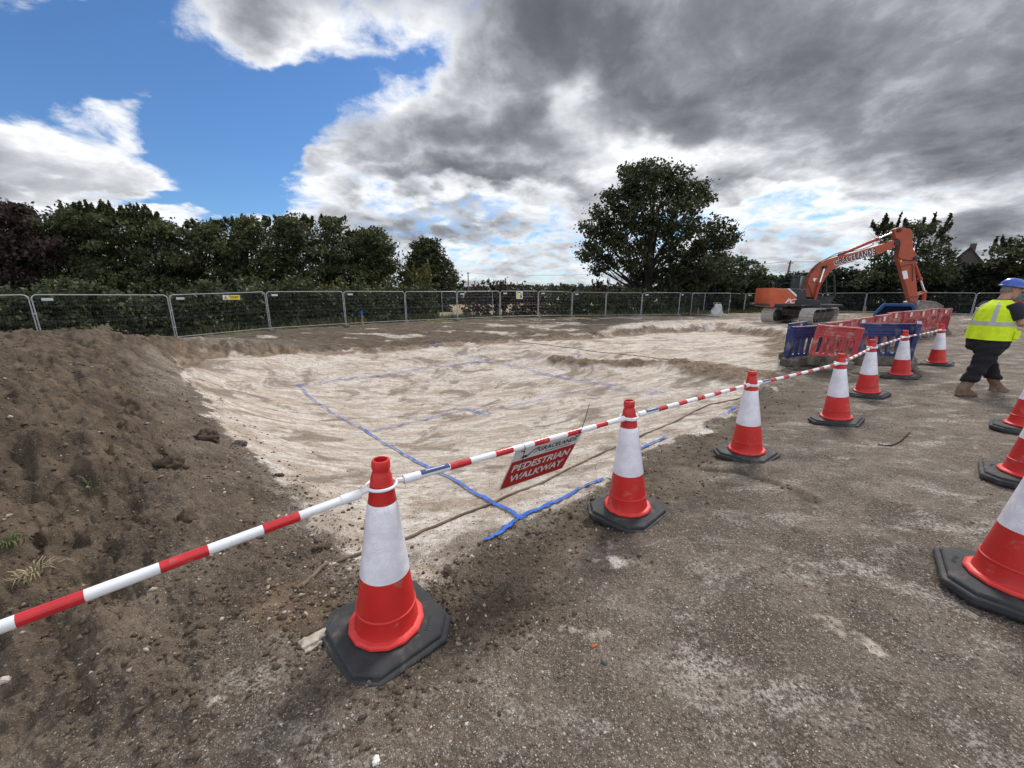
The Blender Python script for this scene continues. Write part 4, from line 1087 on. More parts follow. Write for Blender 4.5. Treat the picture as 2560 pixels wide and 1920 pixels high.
ROW = [(-70, 118, 447, 640, 37, 'copper_beech_tree', LM_COPPER, 'dark red copper beech at the left photo edge, first of the tree row', None),
       (98, 235, 455, 640, 38, 'beech_tree', LM_BEECH, 'tall green beech with spiky top twigs beside the copper beech', (110, 230, 470, 9, 34)),
       (215, 320, 462, 640, 40, 'beech_tree', LM_BEECH, 'green beech with feathery upright twigs, third tree of the row from the left', (215, 318, 475, 8, 36)),
       (300, 405, 480, 640, 39, 'beech_tree', LM_BEECH, 'slightly lower beech in the dip of the tree row, above the yellow danger sign', (290, 340, 480, 4, 30)),
       (385, 500, 482, 640, 41, 'beech_tree', LM_BEECH, 'round-topped beech directly right of the dip, above the second full fence panel', (400, 490, 490, 3, 18)),
       (480, 590, 470, 640, 40, 'beech_tree', LM_BEECH, 'broad domed beech in the middle of the tree row', (500, 580, 480, 3, 16)),
       (572, 690, 470, 640, 42, 'beech_tree', LM_BEECH, 'dense domed beech next to the narrow pointed one', (590, 680, 480, 3, 14)),
       (675, 752, 474, 640, 43, 'beech_tree', LM_BEECH, 'narrow pointed beech near the right end of the tree row', (690, 735, 480, 4, 16)),
       (730, 858, 498, 640, 44, 'beech_tree', LM_BEECH, 'last beech of the row, its crown sloping down to the right', (750, 810, 508, 3, 14))]
for i, (x0, x1, yt, yb, D, nm, lm, lab, sp) in enumerate(ROW):
    bl = dome(x0 - 5, x1 + 5, yt - 4, yb - 8, D, 40 + i)
    if i == 8: bl = [b for b in bl] + [pxblob(835, 575, 26, D), pxblob(820, 545, 24, D)]
    tw = spikes(sp[0], sp[1], sp[2] + 4, D, sp[3] * 3, 60 + i, sp[4]) if sp else None
    tree(nm, lab, base_at((x0 + x1) / 2, D), bl, lm, .205, 200 + i * 3, r0=.26, per=38, dens=2.5, rad=.62, group=GT if nm == 'beech_tree' else None, inner=.2, twigs=tw)
tw = spikes(838, 872, 600, 46, 9, 77, 60)
tree('sapling_tree', 'thin sparse young tree between the beech row and the rounded weeping tree', base_at(855, 46), [pxblob(855, 592, 16, 46), pxblob(850, 612, 22, 46)], LM_BEECH, .16, 301, r0=.09, per=9, dens=.8, rad=.5, twigs=tw)
tree('weeping_tree', 'rounded weeping tree standing apart at the right end of the left trees', base_at(925, 43), [pxblob(922, 560, 40, 43, 0, 1.0), pxblob(905, 585, 40, 43, -1), pxblob(945, 590, 42, 43, .5), pxblob(925, 538, 26, 43), pxblob(893, 610, 34, 43), pxblob(957, 615, 34, 43), pxblob(930, 620, 50, 43, -1), pxblob(968, 632, 22, 43)],
     LM_OAK, .18, 305, r0=.3, per=44, dens=6, rad=.5, inner=.4)

# trees to the right of the oak and behind the digger
tree('field_maple_tree', 'low rounded dark tree filling the space between the oak and the digger', base_at(1600, 46), [pxblob(x, y, r, 46, g.uniform(-2, 2), .85) for x, y, r in ((1600, 590, 38), (1560, 600, 36), (1640, 605, 30), (1575, 630, 44), (1625, 635, 44), (1530, 625, 34), (1655, 640, 24), (1590, 568, 18), (1500, 640, 36), (1460, 648, 30))],
     LM_HEDGE, .22, 311, r0=.26, per=40, dens=3.4, rad=.62)
tree('hawthorn_tree', 'small open tree behind the digger body, in front of the leaning pole', base_at(1700, 50), [pxblob(x, y, r, 50, g.uniform(-2, 2), .8) for x, y, r in ((1680, 612, 18), (1705, 606, 20), (1735, 600, 18), (1765, 602, 20), (1790, 612, 20), (1745, 625, 30), (1695, 630, 26))],
     LM_HEDGE, .24, 315, r0=.14, per=18, dens=3.0, rad=.55)
tree('ash_tree', 'airy ash tree with outstretched branches behind the digger arm', base_at(1955, 41), [pxblob(x, y, r, 41, g.uniform(-2, 2), .7) for x, y, r in ((1960, 500, 28), (1915, 505, 24), (1985, 490, 22), (2005, 510, 26), (2025, 540, 28), (2050, 555, 20), (1985, 555, 40), (1930, 550, 34), (1890, 560, 20), (1900, 585, 34), (1960, 600, 50), (2020, 590, 34), (1870, 600, 24), (1893, 492, 12), (2035, 520, 12))],
     LM_OAK, .22, 319, r0=.24, per=28, dens=2.6, rad=.62, inner=.15, twigs=spikes(1890, 2050, 500, 41, 12, 79, 34))
tree('sycamore_tree', 'dark bushy tree at the right photo edge beyond the gabled roof', base_at(2190, 40), [pxblob(x, y, r, 40, g.uniform(-2, 2), .8) for x, y, r in ((2190, 560, 36), (2215, 535, 30), (2160, 580, 26), (2230, 570, 40), (2190, 610, 44), (2250, 610, 44), (2150, 615, 30), (2165, 540, 14))],
     LM_OAK, .22, 323, r0=.26, per=36, dens=3.0, rad=.6, twigs=spikes(2140, 2212, 545, 40, 7, 81, 30))

# ------------------------------------------------------------------ hedges and undergrowth
def hedge(name, label, line, height, depth, lm, leaf, seed, per=18, dens=6.0, top_var=.35, cat='hedge', z_lift=0.0, rad=.34):
    """line: ground points along the hedge; woody stems below, leaves above"""
    p0 = Vector((line[0][0], line[0][1], 0)); root = empty(name, tuple(p0), label=label, cat=cat)
    g = np.random.default_rng(seed); cs = []; rs = []; st = MB()
    for (ax, ay, ha), (bx, by, hb) in zip(line[:-1], line[1:]):
        L = math.hypot(bx - ax, by - ay); n = int(L * dens * height); nx_, ny_ = -(by - ay) / L, (bx - ax) / L
        f = g.uniform(0, 1, n); w = g.uniform(-1, 1, n); hz_ = g.uniform(-.05, 1, n)
        x = ax + (bx - ax) * f; y = ay + (by - ay) * f
        wob = fbm(x * .9, y * .9, 3, seed) * top_var * 2 + fbm(x * 3, y * 3, 2, seed + 1) * top_var
        hh = (ha + (hb - ha) * f) + wob
        wid = depth / 2 * (1 - .35 * hz_)
        x = x + nx_ * w * wid; y = y + ny_ * w * wid
        zg = terrain(x, y); z = zg + z_lift + .12 + hz_ * (hh - .1)
        cs.append(np.stack([x, y, z], -1)); q_ = rad * g.uniform(.6, 1.3, (n, 1)); rs.append(np.repeat(q_, 3, 1))
        for i in range(int(L * 1.6)):
            ff = random.random(); bx_ = ax + (bx - ax) * ff + nx_ * random.uniform(-.3, .3) * depth * .5; by_ = ay + (by - ay) * ff + ny_ * random.uniform(-.3, .3) * depth * .5
            zb_ = tz(bx_, by_); tp = Vector((bx_ + random.uniform(-.35, .35), by_ + random.uniform(-.35, .35), zb_ + ha * random.uniform(.6, .95)))
            st.tube([(bx_, by_, zb_ - .1), Vector((bx_, by_, zb_)).lerp(tp, .5) + Vector((.06, 0, 0)), tp], [.035, .025, .008], 5)
    cs = np.concatenate(cs); rs = np.concatenate(rs)
    V_, F_, c_ = leaves_from(cs - np.array(p0), rs, per, leaf, seed + 5)
    big_mesh('foliage', V_, F_, lm, root, col=c_)
    st.v = [v - p0 for v in st.v]; tag(st.build('stems', M_BARK, root, smooth=True), kind='stuff')
    return root
hedge('hedge', 'long dark hedge behind the left fence panels, under the beech row', [(-27, 8.5, 2.1), (-21.2, 15.0, 2.2), (-18.4, 18.4, 2.3), (-15.2, 22.2, 2.4), (-12.0, 25.4, 2.3), (-8.6, 28.2, 2.2), (-5.9, 29.9, 2.0)], 2.2, 2.2, LM_HEDGE, .15, 401, per=30, dens=22)
hedge('bramble_hedge', 'ragged reddish bramble hedge right of the field gap behind the fence', [(-3.9, 31.6, 2.0), (-1.4, 32.5, 2.5), (.6, 33.2, 2.4), (2.8, 34.0, 2.0)], 2.0, 2.0, LM_BRAMBLE, .18, 421, per=22, dens=13, top_var=.55)
hedge('hedge', 'clipped-looking hedge behind the middle fence panels, left of the oak', [(3.0, 34.2, 1.9), (6.0, 35.8, 1.8), (9.5, 36.9, 1.9), (13.2, 38.2, 2.2), (18, 39.4, 2.4)], 2.0, 2.0, LM_HEDGE, .18, 441, per=26, dens=16, top_var=.25)
hedge('evergreen_hedge', 'tall dark evergreen hedge behind the right-hand fence and the digger', [(19, 43.5, 2.6), (26, 45.5, 3.0), (32, 45.6, 3.6), (38, 45, 4.2), (44, 43, 4.8), (50, 39.5, 4.8), (56, 36, 4.6)], 3.6, 2.6, LM_DARK, .26, 461, per=30, dens=13, top_var=.5, rad=.5)
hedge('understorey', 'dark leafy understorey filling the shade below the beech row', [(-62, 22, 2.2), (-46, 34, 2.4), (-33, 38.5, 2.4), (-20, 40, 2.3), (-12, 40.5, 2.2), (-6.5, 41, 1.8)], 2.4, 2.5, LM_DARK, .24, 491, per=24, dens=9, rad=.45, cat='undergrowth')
def shrub(name, label, x, y0, y1, D, rpx, lm, leaf, seed, per=26, dens=6, n=7, tw=None):
    g = random.Random(seed); bl = []
    for i in range(n):
        f = (i + .5) / n; bl.append(pxblob(x + g.uniform(-1, 1) * rpx * .5, y0 + (y1 - y0) * f, rpx * g.uniform(.45, .7) * (.55 + .45 * f), D, g.uniform(-.8, .8), 1.0))
    b = base_at(x, D); root = empty(name, b, label=label, cat='shrub')
    st = MB()
    for i in range(7):
        t_ = Vector(bl[i % n][0]) - Vector(b); s0 = Vector((g.uniform(-.3, .3), g.uniform(-.3, .3), -.1)); st.tube([s0, s0.lerp(t_, .5) + Vector((g.uniform(-.2, .2), 0, .1)), t_], [.05, .035, .01], 5)
    st.build('stems', M_BARK, root, smooth=True)
    cc, rr = clumps_in([(c - np.array(b), r) for c, r in bl], seed, dens, .2, .4)
    if tw is not None: cc = np.concatenate([cc, tw[0] - np.array(b)]); rr = np.concatenate([rr, tw[1]])
    V_, F_, c_ = leaves_from(cc, rr, per, leaf, seed + 1); big_mesh('foliage', V_, F_, lm, root, col=c_)
    return root
shrub('tall_shrub', 'tall yellow-green shrub rising above the hedge beside the weeping tree', 912, 588, 670, 31, 34, LM_YELLOW, .15, 501, n=9, tw=spikes(885, 935, 600, 31, 10, 83, 28))
shrub('yellow_shrub', 'yellowing shrub in the hedge behind the panel with the blue-topped stake', 800, 632, 680, 27.5, 44, LM_YELLOW, .13, 505, tw=spikes(770, 840, 640, 27.5, 8, 84, 14))
shrub('yellow_shrub', 'yellowing shrub in the hedge behind the panel right of the danger sign', 628, 634, 690, 25, 42, LM_YELLOW, .13, 509, tw=spikes(600, 660, 645, 25, 8, 85, 14))
shrub('yellow_shrub', 'yellow-leaved shrub behind the fence just left of the danger sign', 418, 640, 680, 22.3, 40, LM_YELLOW, .12, 513)
shrub('leafy_shrub', 'green leafy shrub growing above the hedge under the first beeches', 130, 618, 640, 24, 60, LM_HEDGE, .15, 517, dens=3, tw=spikes(80, 330, 630, 24, 14, 86, 22))
shrub('leafy_shrub', 'green leafy shrub above the hedge over the danger sign', 540, 612, 645, 28, 52, LM_HEDGE, .15, 521, dens=3, tw=spikes(480, 600, 625, 28, 12, 87, 22))
shrub('leafy_shrub', 'green leafy shrub above the hedge near the last beech', 720, 620, 650, 30, 46, LM_YELLOW, .15, 525, dens=2.4, tw=spikes(690, 880, 632, 30, 10, 88, 18))
shrub('thorn_bush', 'spiky bare-twigged bush just left of the oak trunk', 1298, 612, 640, 38, 22, LM_BRAMBLE, .14, 529, per=10, tw=spikes(1275, 1330, 620, 38, 8, 89, 16))
shrub('thorn_bush', 'spiky reddish bush over the fence right of the field gap', 1085, 612, 640, 33, 30, LM_BRAMBLE, .14, 533, per=12, tw=spikes(1030, 1120, 628, 33, 10, 90, 22))
# rough grass under the hedges
def grass_strip():
    g = np.random.default_rng(71); P_ = []
    pts = [(-19.8, 16.2), (-16.6, 19.3), (-13.9, 22.2), (-11, 24.9), (-8, 27.6), (-4.6, 29.6), (-1.4, 31.2), (2, 32.4), (5, 33.7), (8.4, 34.9), (12, 36.1), (17, 37.0), (24, 43.0), (30, 43.4), (37, 42.6)]
    for (ax, ay), (bx, by) in zip(pts[:-1], pts[1:]):
        L = math.hypot(bx - ax, by - ay); n = int(L * 190); f = g.uniform(0, 1, n); w = g.normal(-.1, .42, n); nx_, ny_ = -(by - ay) / L, (bx - ax) / L
        P_.append(np.stack([ax + (bx - ax) * f + nx_ * w, ay + (by - ay) * f + ny_ * w], -1))
    P_ = np.concatenate(P_); n = len(P_); z = terrain(P_[:, 0], P_[:, 1])
    h = g.uniform(.08, .34, n) * (1 + .8 * (vnoise(P_[:, 0] * .6, P_[:, 1] * .6, 5) > .1)); a = g.uniform(0, 2 * np.pi, n); w_ = g.uniform(.012, .03, n); lx = g.normal(0, .10, n); ly = g.normal(0, .10, n)
    B = np.stack([P_[:, 0], P_[:, 1], z - .02], -1); dx = np.stack([np.cos(a) * w_, np.sin(a) * w_, 0 * a], -1)
    mid = B + np.stack([lx * .4, ly * .4, h * .6], -1); tip = B + np.stack([lx, ly, h], -1)
    V_ = np.stack([B - dx, B + dx, mid + dx * .7, tip], 1).reshape(-1, 3); F_ = np.arange(4 * n).reshape(n, 4)
    c_ = np.repeat(np.stack([g.uniform(0, 1, n), g.uniform(0, .5, n), 0 * h], -1), 4, 0)
    o = big_mesh('rough_grass', V_, F_, LM_GRASS, col=c_); tag(o, 'rough grass growing along the foot of the hedges', 'grass', kind='stuff')
grass_strip()
def tuft(label, px, py, n, h, dry):
    c = on(px, py); g = random.Random(px); root = MB()
    for i in range(n):
        a = g.uniform(0, 6.28); r_ = g.uniform(0, .07); b = Vector((math.cos(a) * r_, math.sin(a) * r_, -.01)); l_ = h * g.uniform(.5, 1.1); d = Vector((math.cos(a), math.sin(a), 0)) * l_ * g.uniform(.3, 1.0)
        s_ = Vector((-math.sin(a), math.cos(a), 0)) * .003
        m1 = b + d * .35 + Vector((0, 0, l_ * .55)); m2 = b + d * .75 + Vector((0, 0, l_ * .62)); tp = b + d * 1.1 + Vector((0, 0, l_ * .35))
        root.add([b - s_, b + s_, m1 + s_, m1 - s_, m2 + s_ * .7, m2 - s_ * .7, tp], [(0, 1, 2, 3), (3, 2, 4, 5), (5, 4, 6)])
    m_ = mat('dry_grass_blades', (.30, .245, .145), .8, var=.3, scale=30) if dry else mat('green_grass_blades', (.085, .105, .035), .7, var=.35, scale=30)
    o = root.build('grass_tuft', m_, fix=False); o.location = c; tag(o, label, 'grass tuft')
tuft('dry pale grass tuft lying on the brown mound near the left edge', 78, 1248, 46, .11, True)
tuft('small green grass tuft on the brown mound above the dry pale one', 22, 1188, 60, .08, False)
tuft('thin green grass wisp high on the brown mound', 205, 1038, 16, .12, False)

# ------------------------------------------------------------------ far wood, field edge, poles, houses
def far_wood():
    g = np.random.default_rng(91); bl = []
    for x in range(860, 2300, 7):
        D = 420; yt = 617 + 5 * math.sin(x * .05) + g.uniform(-3, 3); p = far(x, yt, D); r = 4.0
        bl.append((np.array((p.x, D + g.uniform(-15, 15), 2.6 + g.uniform(-.6, 1.2) + max(0, (p.z - 5) * .5))), (4.5, 5, 3.6)))
    cc, rr = clumps_in(bl, 92, .35, .2, 1.6); V_, F_, c_ = leaves_from(cc, rr, 10, 1.5, 93)
    o = big_mesh('distant_wood', V_, F_, LM_FAR, col=c_); tag(o, 'low distant wood along the horizon beyond the stubble field', 'wood', kind='stuff')
far_wood()
hedge('field_hedge', 'dark hedge across the far side of the stubble field, seen through the gap', [(-14, 68, 2.6), (-2, 74, 2.6), (12, 80, 2.6), (30, 84, 2.6)], 2.4, 3, LM_FAR, .6, 481, per=14, dens=4, rad=.9)
M_WOODP = mat('weathered_pole_timber', (.11, .095, .080), .9, var=.2)
def pole(label, x0, y0, x1, D, r):
    top = far(x0, y0, D); b = Vector((far(x1, 640, D).x, D, -.7)); root = empty('telegraph_pole', tuple(b), label=label, cat='telegraph pole')
    m_ = MB(); m_.tube([(0, 0, 0), top - b], [r * 1.25, r * .85], 10); m_.build('post', M_WOODP, root, smooth=True)
    a = MB(); a.box(top - b - Vector((0, 0, .35)), (.9, .09, .11)); a.build('crossbar', M_WOODP, root)
    for s_ in (-.35, .35):
        i_ = MB(); i_.lathe([(.0, 0), (.05, .02), (.06, .07), (.03, .12), (0, .13)], 10, Matrix.Translation(top - b + Vector((s_, 0, -.29)))); i_.build('insulator', M_REFL, root)
    return top
t1 = pole('distant telegraph pole standing over the field beyond the gap', 1011, 588, 1012, 120, .16)
t2 = pole('leaning telegraph pole behind the digger body', 1708, 563, 1690, 62, .15)
M_WIRE = mat('overhead_cable', (.03, .03, .032), .6)
def wire(label, a, b, sag):
    m_ = MB(); m_.tube([a.lerp(b, i / 24) - Vector((0, 0, sag * 4 * (i / 24) * (1 - i / 24))) for i in range(25)], .022, 5); o = m_.build('overhead_wire', M_WIRE); tag(o, label, 'cable')
wire('thin overhead cable strung from the distant pole across to the leaning pole', t1 - Vector((.35, 0, .15)), t2 - Vector((.35, 0, .15)), 1.3)
wire('thin overhead cable running from the leaning pole off to the right', t2 - Vector((-.35, 0, .15)), Vector((110, 70, 9.0)), .8)
M_BRICK = mat('red_brick_wall', (.20, .060, .045), .9, var=.3, scale=2, bump=.3, bscale=10)
M_TILE = mat('dark_roof_tiles', (.040, .034, .032), .85, var=.25, scale=3, bump=.4, bscale=8)
M_REDTILE = mat('red_roof_tiles', (.19, .062, .048), .85, var=.2, scale=3, bump=.4, bscale=8)
M_GLASSD = mat('window_glass', (.03, .035, .04), .12, spec=.6)
M_WHITEW = mat('white_window_frame', (.6, .6, .6), .5)
def house(label, C, yaw, w, d, eave, ridge, wm, rm, name='house', zb=-.8):
    root = empty(name, (C[0], C[1], zb), R(yaw), label=label, cat='house')
    m_ = MB(); m_.prism([(-w / 2, 0), (w / 2, 0), (w / 2, eave), (0, ridge - .12), (-w / 2, eave)], -d / 2, d / 2); m_.build('wall', wm, root)
    rf = MB(); ov = .4; sl = (ridge - eave) / (w / 2)
    for s_ in (-1, 1): rf.prism([(0, ridge + .02), (s_ * (w / 2 + ov), eave - sl * ov + .02), (s_ * (w / 2 + ov), eave - sl * ov - .14), (0, ridge - .14)], -d / 2 - .3, d / 2 + .3)
    r_ = rf.build('roof', rm, root)
    ch = MB(); ch.box((0, d * .3, ridge + .4), (.7, .7, 1.4)); ch.build('chimney', wm, r_)
    for x in (-w * .22, w * .22):
        f = MB(); f.box((x, -d / 2 - .02, eave * .55), (1.1, .08, 1.2)); wn = f.build('window', M_WHITEW, root)
        p_ = MB(); p_.box((x, -d / 2 - .07, eave * .55), (.95, .03, 1.05)); p_.build('pane', M_GLASSD, wn)
pH = far(2098, 541, 62)
house('house with a dark pointed gable roof among the right-hand trees', (pH.x, 62), -50, 8.0, 12, 3.2, pH.z + .95, mat('dark_rendered_wall', (.07, .06, .055), .9), M_TILE)
pB = far(1500, 583, 58)
house('red-brick house mostly hidden behind the oak and its neighbour', (pB.x + 1.0, 62), -20, 7, 9, 3.6, 6.4, M_BRICK, M_REDTILE)

# ------------------------------------------------------------------ mesh fence
M_GALV = mat('galvanised_steel', (.40, .42, .44), .48, metal=.55, var=.12, dirt=(.22, .20, .18), dirt_amt=.18)
M_WMESH = mat('fence_wire', (.16, .17, .18), .5, metal=.5, var=.15)
M_TAGW = mat('panel_name_tag', (.50, .60, .64), .5, var=.1)
M_BLOCK = mat('fence_foot_block', (.16, .155, .15), .85, var=.2, dirt=(.2, .17, .14), dirt_amt=.4)
def fence_panel(A, B, label, tag_=True, h=2.0, group='mesh fence panels round the site', dz=0.06):
    A = Vector((A[0], A[1], tz(A[0], A[1]) + dz)); B = Vector((B[0], B[1], tz(B[0], B[1]) + dz))
    d0 = (B - A); d0.z = 0; L0 = d0.length; dn = d0.normalized()
    A = A + dn * .035; B = B - dn * .035
    root = empty('mesh_fence', tuple(A), label=label, cat='fence panel', group=group)
    L = (Vector((B.x, B.y, 0)) - Vector((A.x, A.y, 0))).length; dzz = B.z - A.z
    def P(s, z): return dn * s + Vector((0, 0, dzz * s / L + z))
    rc = .16; r = .021; fr = MB()
    path = [P(0, 0), P(0, h - rc)] + [P(rc - rc * math.cos(a), h - rc + rc * math.sin(a)) for a in [math.pi / 2 * i / 6 for i in range(1, 7)]]
    path += [P(L - rc + rc * math.sin(a), h - rc + rc * math.cos(a)) for a in [math.pi / 2 * i / 6 for i in range(0, 7)]] + [P(L, 0)]
    fr.tube(path, r, 8); fr.tube([P(0, .10), P(L, .10)], r * .9, 8)
    fr.build('frame', M_GALV, root, smooth=True)
    wm = MB(); nv = int(L / .085)
    for i in range(1, nv): wm.tube([P(L * i / nv, .10), P(L * i / nv, h - .01)], .0016, 3, cap=False)
    for z in [.10 + 1.88 * j / 9 for j in range(1, 9)] + [.42, .46, .98, 1.02, 1.56, 1.60]: wm.tube([P(0, z), P(L, z)], .0018, 3, cap=False)
    wm.build('wire_mesh', M_WMESH, root, fix=False)
    cam_side = Vector((dn.y, -dn.x, 0)); 
    if tag_:
        q = MB(); q.box(P(.38, h - .17) + cam_side * .012, (.30, .006, .10), Matrix(((dn.x, -dn.y, 0), (dn.y, dn.x, 0), (0, 0, 1))))
        q.build('name_tag', M_TAGW, root)
    for z in (.55, 1.30):
        c_ = MB(); c_.box(P(L + .035, z), (.12, .05, .045), Matrix(((dn.x, -dn.y, 0), (dn.y, dn.x, 0), (0, 0, 1))), bev=.006); c_.build('clip', M_GALV, root)
    return root, P, dn, cam_side
FLAB = ['fence panel at the far left edge, its foot hidden by the soil mound', 'fence panel with pale tag left of the danger sign, partly behind the soil mound', 'fence panel carrying the yellow danger sign', 'fence panel right of the danger sign, below the domed beeches',
        'fence panel behind the blue-topped stake', 'fence panel in front of the tall yellow-green shrub', 'fence panel left of the field gap opening, overlapped by a second panel behind', 'fence panel carrying the white and yellow notice', 'fence panel carrying the small black notice',
        'fence panel left of the oak trunk, behind the timber lengths', 'fence panel directly in front of the oak trunk', 'fence panel right of the oak trunk, last before the open gate']
fpts = FENCE
PAN = []
pl = list(zip(fpts[:-1], fpts[1:]))
for i, (a, b) in enumerate(pl): PAN.append(fence_panel(a, b, FLAB[i], tag_=i not in (5, 10)))
fence_panel((-5.3, 29.6), (-1.5, 31.2), 'spare fence panel standing behind the others across the field gap', tag_=False)
fence_panel((15.15, 35.6), (18.9, 38.6), 'fence panel swung back beside the open gateway', tag_=True)
fence_panel((16.6, 36.4), (19.8, 35.7), 'loose fence panel leaning out in front of the gateway, by the white bag', tag_=False)
RF = [(21.5, 43.4), (25.4, 42.9), (29.3, 42.6), (33.2, 42.2), (37.0, 41.2), (40.0, 38.9), (42.8, 36.4), (45.6, 33.8)]
RLAB = ['fence panel right of the white bag, against the dark evergreen hedge', 'fence panel left of the digger, seen past its tail', 'fence panel behind the digger tracks', 'fence panel behind the digger cab', 'fence panel behind the digger arm and blue skip',
        'fence panel right of the digger bucket', 'fence panel at the right, behind the red machine']
for i, (a, b) in enumerate(zip(RF[:-1], RF[1:])): fence_panel(a, b, RLAB[i], tag_=(i % 2 == 1))
for i, (x, y, z) in enumerate(fpts[2:]):
    d = Vector((fpts[min(i + 3, 12)][0] - fpts[i + 1][0], fpts[min(i + 3, 12)][1] - fpts[i + 1][1], 0)).normalized()
    m_ = MB(); m_.box((0, 0, .045), (.62, .22, .12), bev=.02); m_.box((0, 0, .115), (.40, .16, .03), bev=.008)
    o = m_.build('fence_block', M_BLOCK); o.location = (x, y, tz(x, y) - .005); o.rotation_euler = (0, 0, math.atan2(d.y, d.x) + math.pi / 2 + random.uniform(-.15, .15))
    tag(o, 'grey block holding up a joint of the mesh fence', 'fence block', 'blocks under the mesh fence joints')
# notices on the fence
M_YEL = mat('notice_yellow', (.78, .60, .02), .45, var=.04); M_WHT = mat('notice_white', (.72, .73, .74), .45, var=.04); M_BLK = mat('notice_black', (.015, .015, .02), .45)
M_NBLUE = mat('notice_blue', (.10, .13, .42), .45); M_NRED = mat('notice_red', (.5, .05, .04), .45)
def notice(panel, s, z, w, h, name, label, base_m):
    root_, P, dn, cs = panel; o = P(s, z) + Vector(root_.location) + cs * .032
    e = empty(name, tuple(o), label=label, cat='notice')
    M = frame_matrix((0, 0, 0), dn, (0, 0, 1))
    b = MB(); b.box((0, 0, 0), (w, h, .004), None); b.v = [M @ v for v in b.v]; b.build('board', base_m, e)
    def pl_(nm, x0, y0, x1, y1, m, lift=.0032):
        q = MB(); q.add([M @ Vector(p) for p in ((x0, y0, lift), (x1, y0, lift), (x1, y1, lift), (x0, y1, lift))], [(0, 1, 2, 3)]); return q.build(nm, m, e, fix=False)
    return e, M, pl_
wdt = (Vector(fpts[3][:2]) - Vector(fpts[2][:2])).length
e, M, pl_ = notice(PAN[2], wdt * .60, 1.78, .72, .23, 'danger_sign', 'yellow and white danger sign with black warning triangle on the mesh fence', M_WHT)
pl_('yellow_field', -.12, -.105, .35, .105, M_YEL)
q = MB(); q.add([M @ Vector(p) for p in ((-.335, -.09, .0034), (-.145, -.09, .0034), (-.24, .09, .0034))], [(0, 1, 2)]); q.build('triangle_edge', M_BLK, e, fix=False)
q = MB(); q.add([M @ Vector(p) for p in ((-.305, -.073, .0046), (-.175, -.073, .0046), (-.24, .056, .0046))], [(0, 1, 2)]); q.build('triangle_field', M_YEL, e, fix=False)
text_obj('lettering', '!', .13, M_BLK, e, M @ Matrix.Translation((-.24, -.022, .006)), .0003, bold=.003)
text_obj('lettering', 'Danger', .125, M_BLK, e, M @ Matrix.Translation((.115, .035, .0045)), .0003, bold=.003)
text_obj('lettering', 'Construction site', .052, M_BLK, e, M @ Matrix.Translation((.115, -.065, .0045)), .0003, bold=.001)
wdt = (Vector(fpts[8][:2]) - Vector(fpts[7][:2])).length
e, M, pl_ = notice(PAN[7], wdt * .48, 1.70, .56, .56, 'site_notice', 'square white notice with yellow and blue blocks hung on the mesh fence', M_WHT)
pl_('yellow_block', -.22, -.22, -.03, .14, M_YEL); pl_('blue_block', .03, -.22, .22, .0, M_NBLUE); pl_('red_block', .03, .02, .22, .14, mat('notice_orange', (.62, .30, .10), .45)); pl_('black_heading', -.22, .17, .1, .23, M_BLK)
wdt = (Vector(fpts[9][:2]) - Vector(fpts[8][:2])).length
e, M, pl_ = notice(PAN[8], wdt * .55, 1.50, .44, .42, 'black_notice', 'small square black notice with pale emblem on the mesh fence', M_BLK)
q = MB(); q.add([M @ Vector((x_, y_, .0034)) for x_, y_ in ((-.10, -.02), (.0, -.02), (.05, .08), (.09, .10), (.11, .07), (.06, .03), (.04, -.04), (-.10, -.06))], [tuple(range(8))]); q.build('pale_emblem', M_WHT, e, fix=False)
pl_('pale_line', -.12, -.13, .12, -.10, M_WHT)
# ------------------------------------------------------------------ excavator
M_ORANGE = mat('digger_orange_paint', (.46, .085, .028), .42, var=.10, scale=2.5, coat=.15, dirt=(.24, .13, .09), dirt_amt=.28, dirt_scale=2.2)
M_BOOM = mat('weathered_boom_paint', (.38, .072, .034), .5, var=.14, scale=2.5, dirt=(.20, .10, .075), dirt_amt=.30, dirt_scale=2.6)
M_CYL = mat('cylinder_red_paint', (.36, .055, .030), .45, var=.12, dirt=(.2, .1, .08), dirt_amt=.25)
M_STEEL = mat('polished_rod', (.70, .71, .72), .16, metal=.9, var=.05)
M_GREYP = mat('machine_dark_grey', (.028, .031, .035), .5, var=.15, dirt=(.14, .12, .10), dirt_amt=.22)
M_TRACK = mat('dusty_track_steel', (.42, .40, .37), .85, metal=.05, var=.25, scale=6, dirt=(.42, .385, .34), dirt_amt=.6)
M_FRAME = mat('undercarriage_grime', (.065, .055, .046), .9, var=.3, dirt=(.20, .17, .14), dirt_amt=.4)
M_BUCKET = mat('worn_bucket_steel', (.20, .185, .17), .6, metal=.4, var=.25, dirt=(.32, .28, .24), dirt_amt=.45)
M_GLASS = mat('cab_glass', (.10, .13, .13), .08, var=.2, spec=.7, coat=.5)
M_HOSE = mat('hydraulic_hose', (.022, .022, .024), .5)
XC, YC, YAW = 17.4, 23.6, -14.0
ZG = tz(XC, YC)
exc = empty('excavator', (XC, YC, ZG), R(YAW), label='orange tracked excavator with raised boom lettered in black beside the dig', cat='excavator')
fx, fy = math.cos(R(YAW)), math.sin(R(YAW)); rx, ry = fy, -fx
def bp(px, py, r=0.0):
    """point of the machine's own vertical plane r metres to its right: (forward, up)"""
    d = sight(px, py); cx, cy = XC + rx * r, YC + ry * r
    t_ = (cx * fy - cy * fx) / (d[0] * fy - d[1] * fx)
    return ((d[0] * t_ - cx) * fx + (d[1] * t_ - cy) * fy, CAM_H + d[2] * t_ - ZG)
def k1(cx, cy, r=0.0): return bp((1860 + cx / 5.53) / 1.15732, (540 + cy / 5.53) / 1.15732, r)
def k2(cx, cy, r=0.0): return bp((2100 + cx / 6.38) / 1.15732, (540 + cy / 6.38) / 1.15732, r)
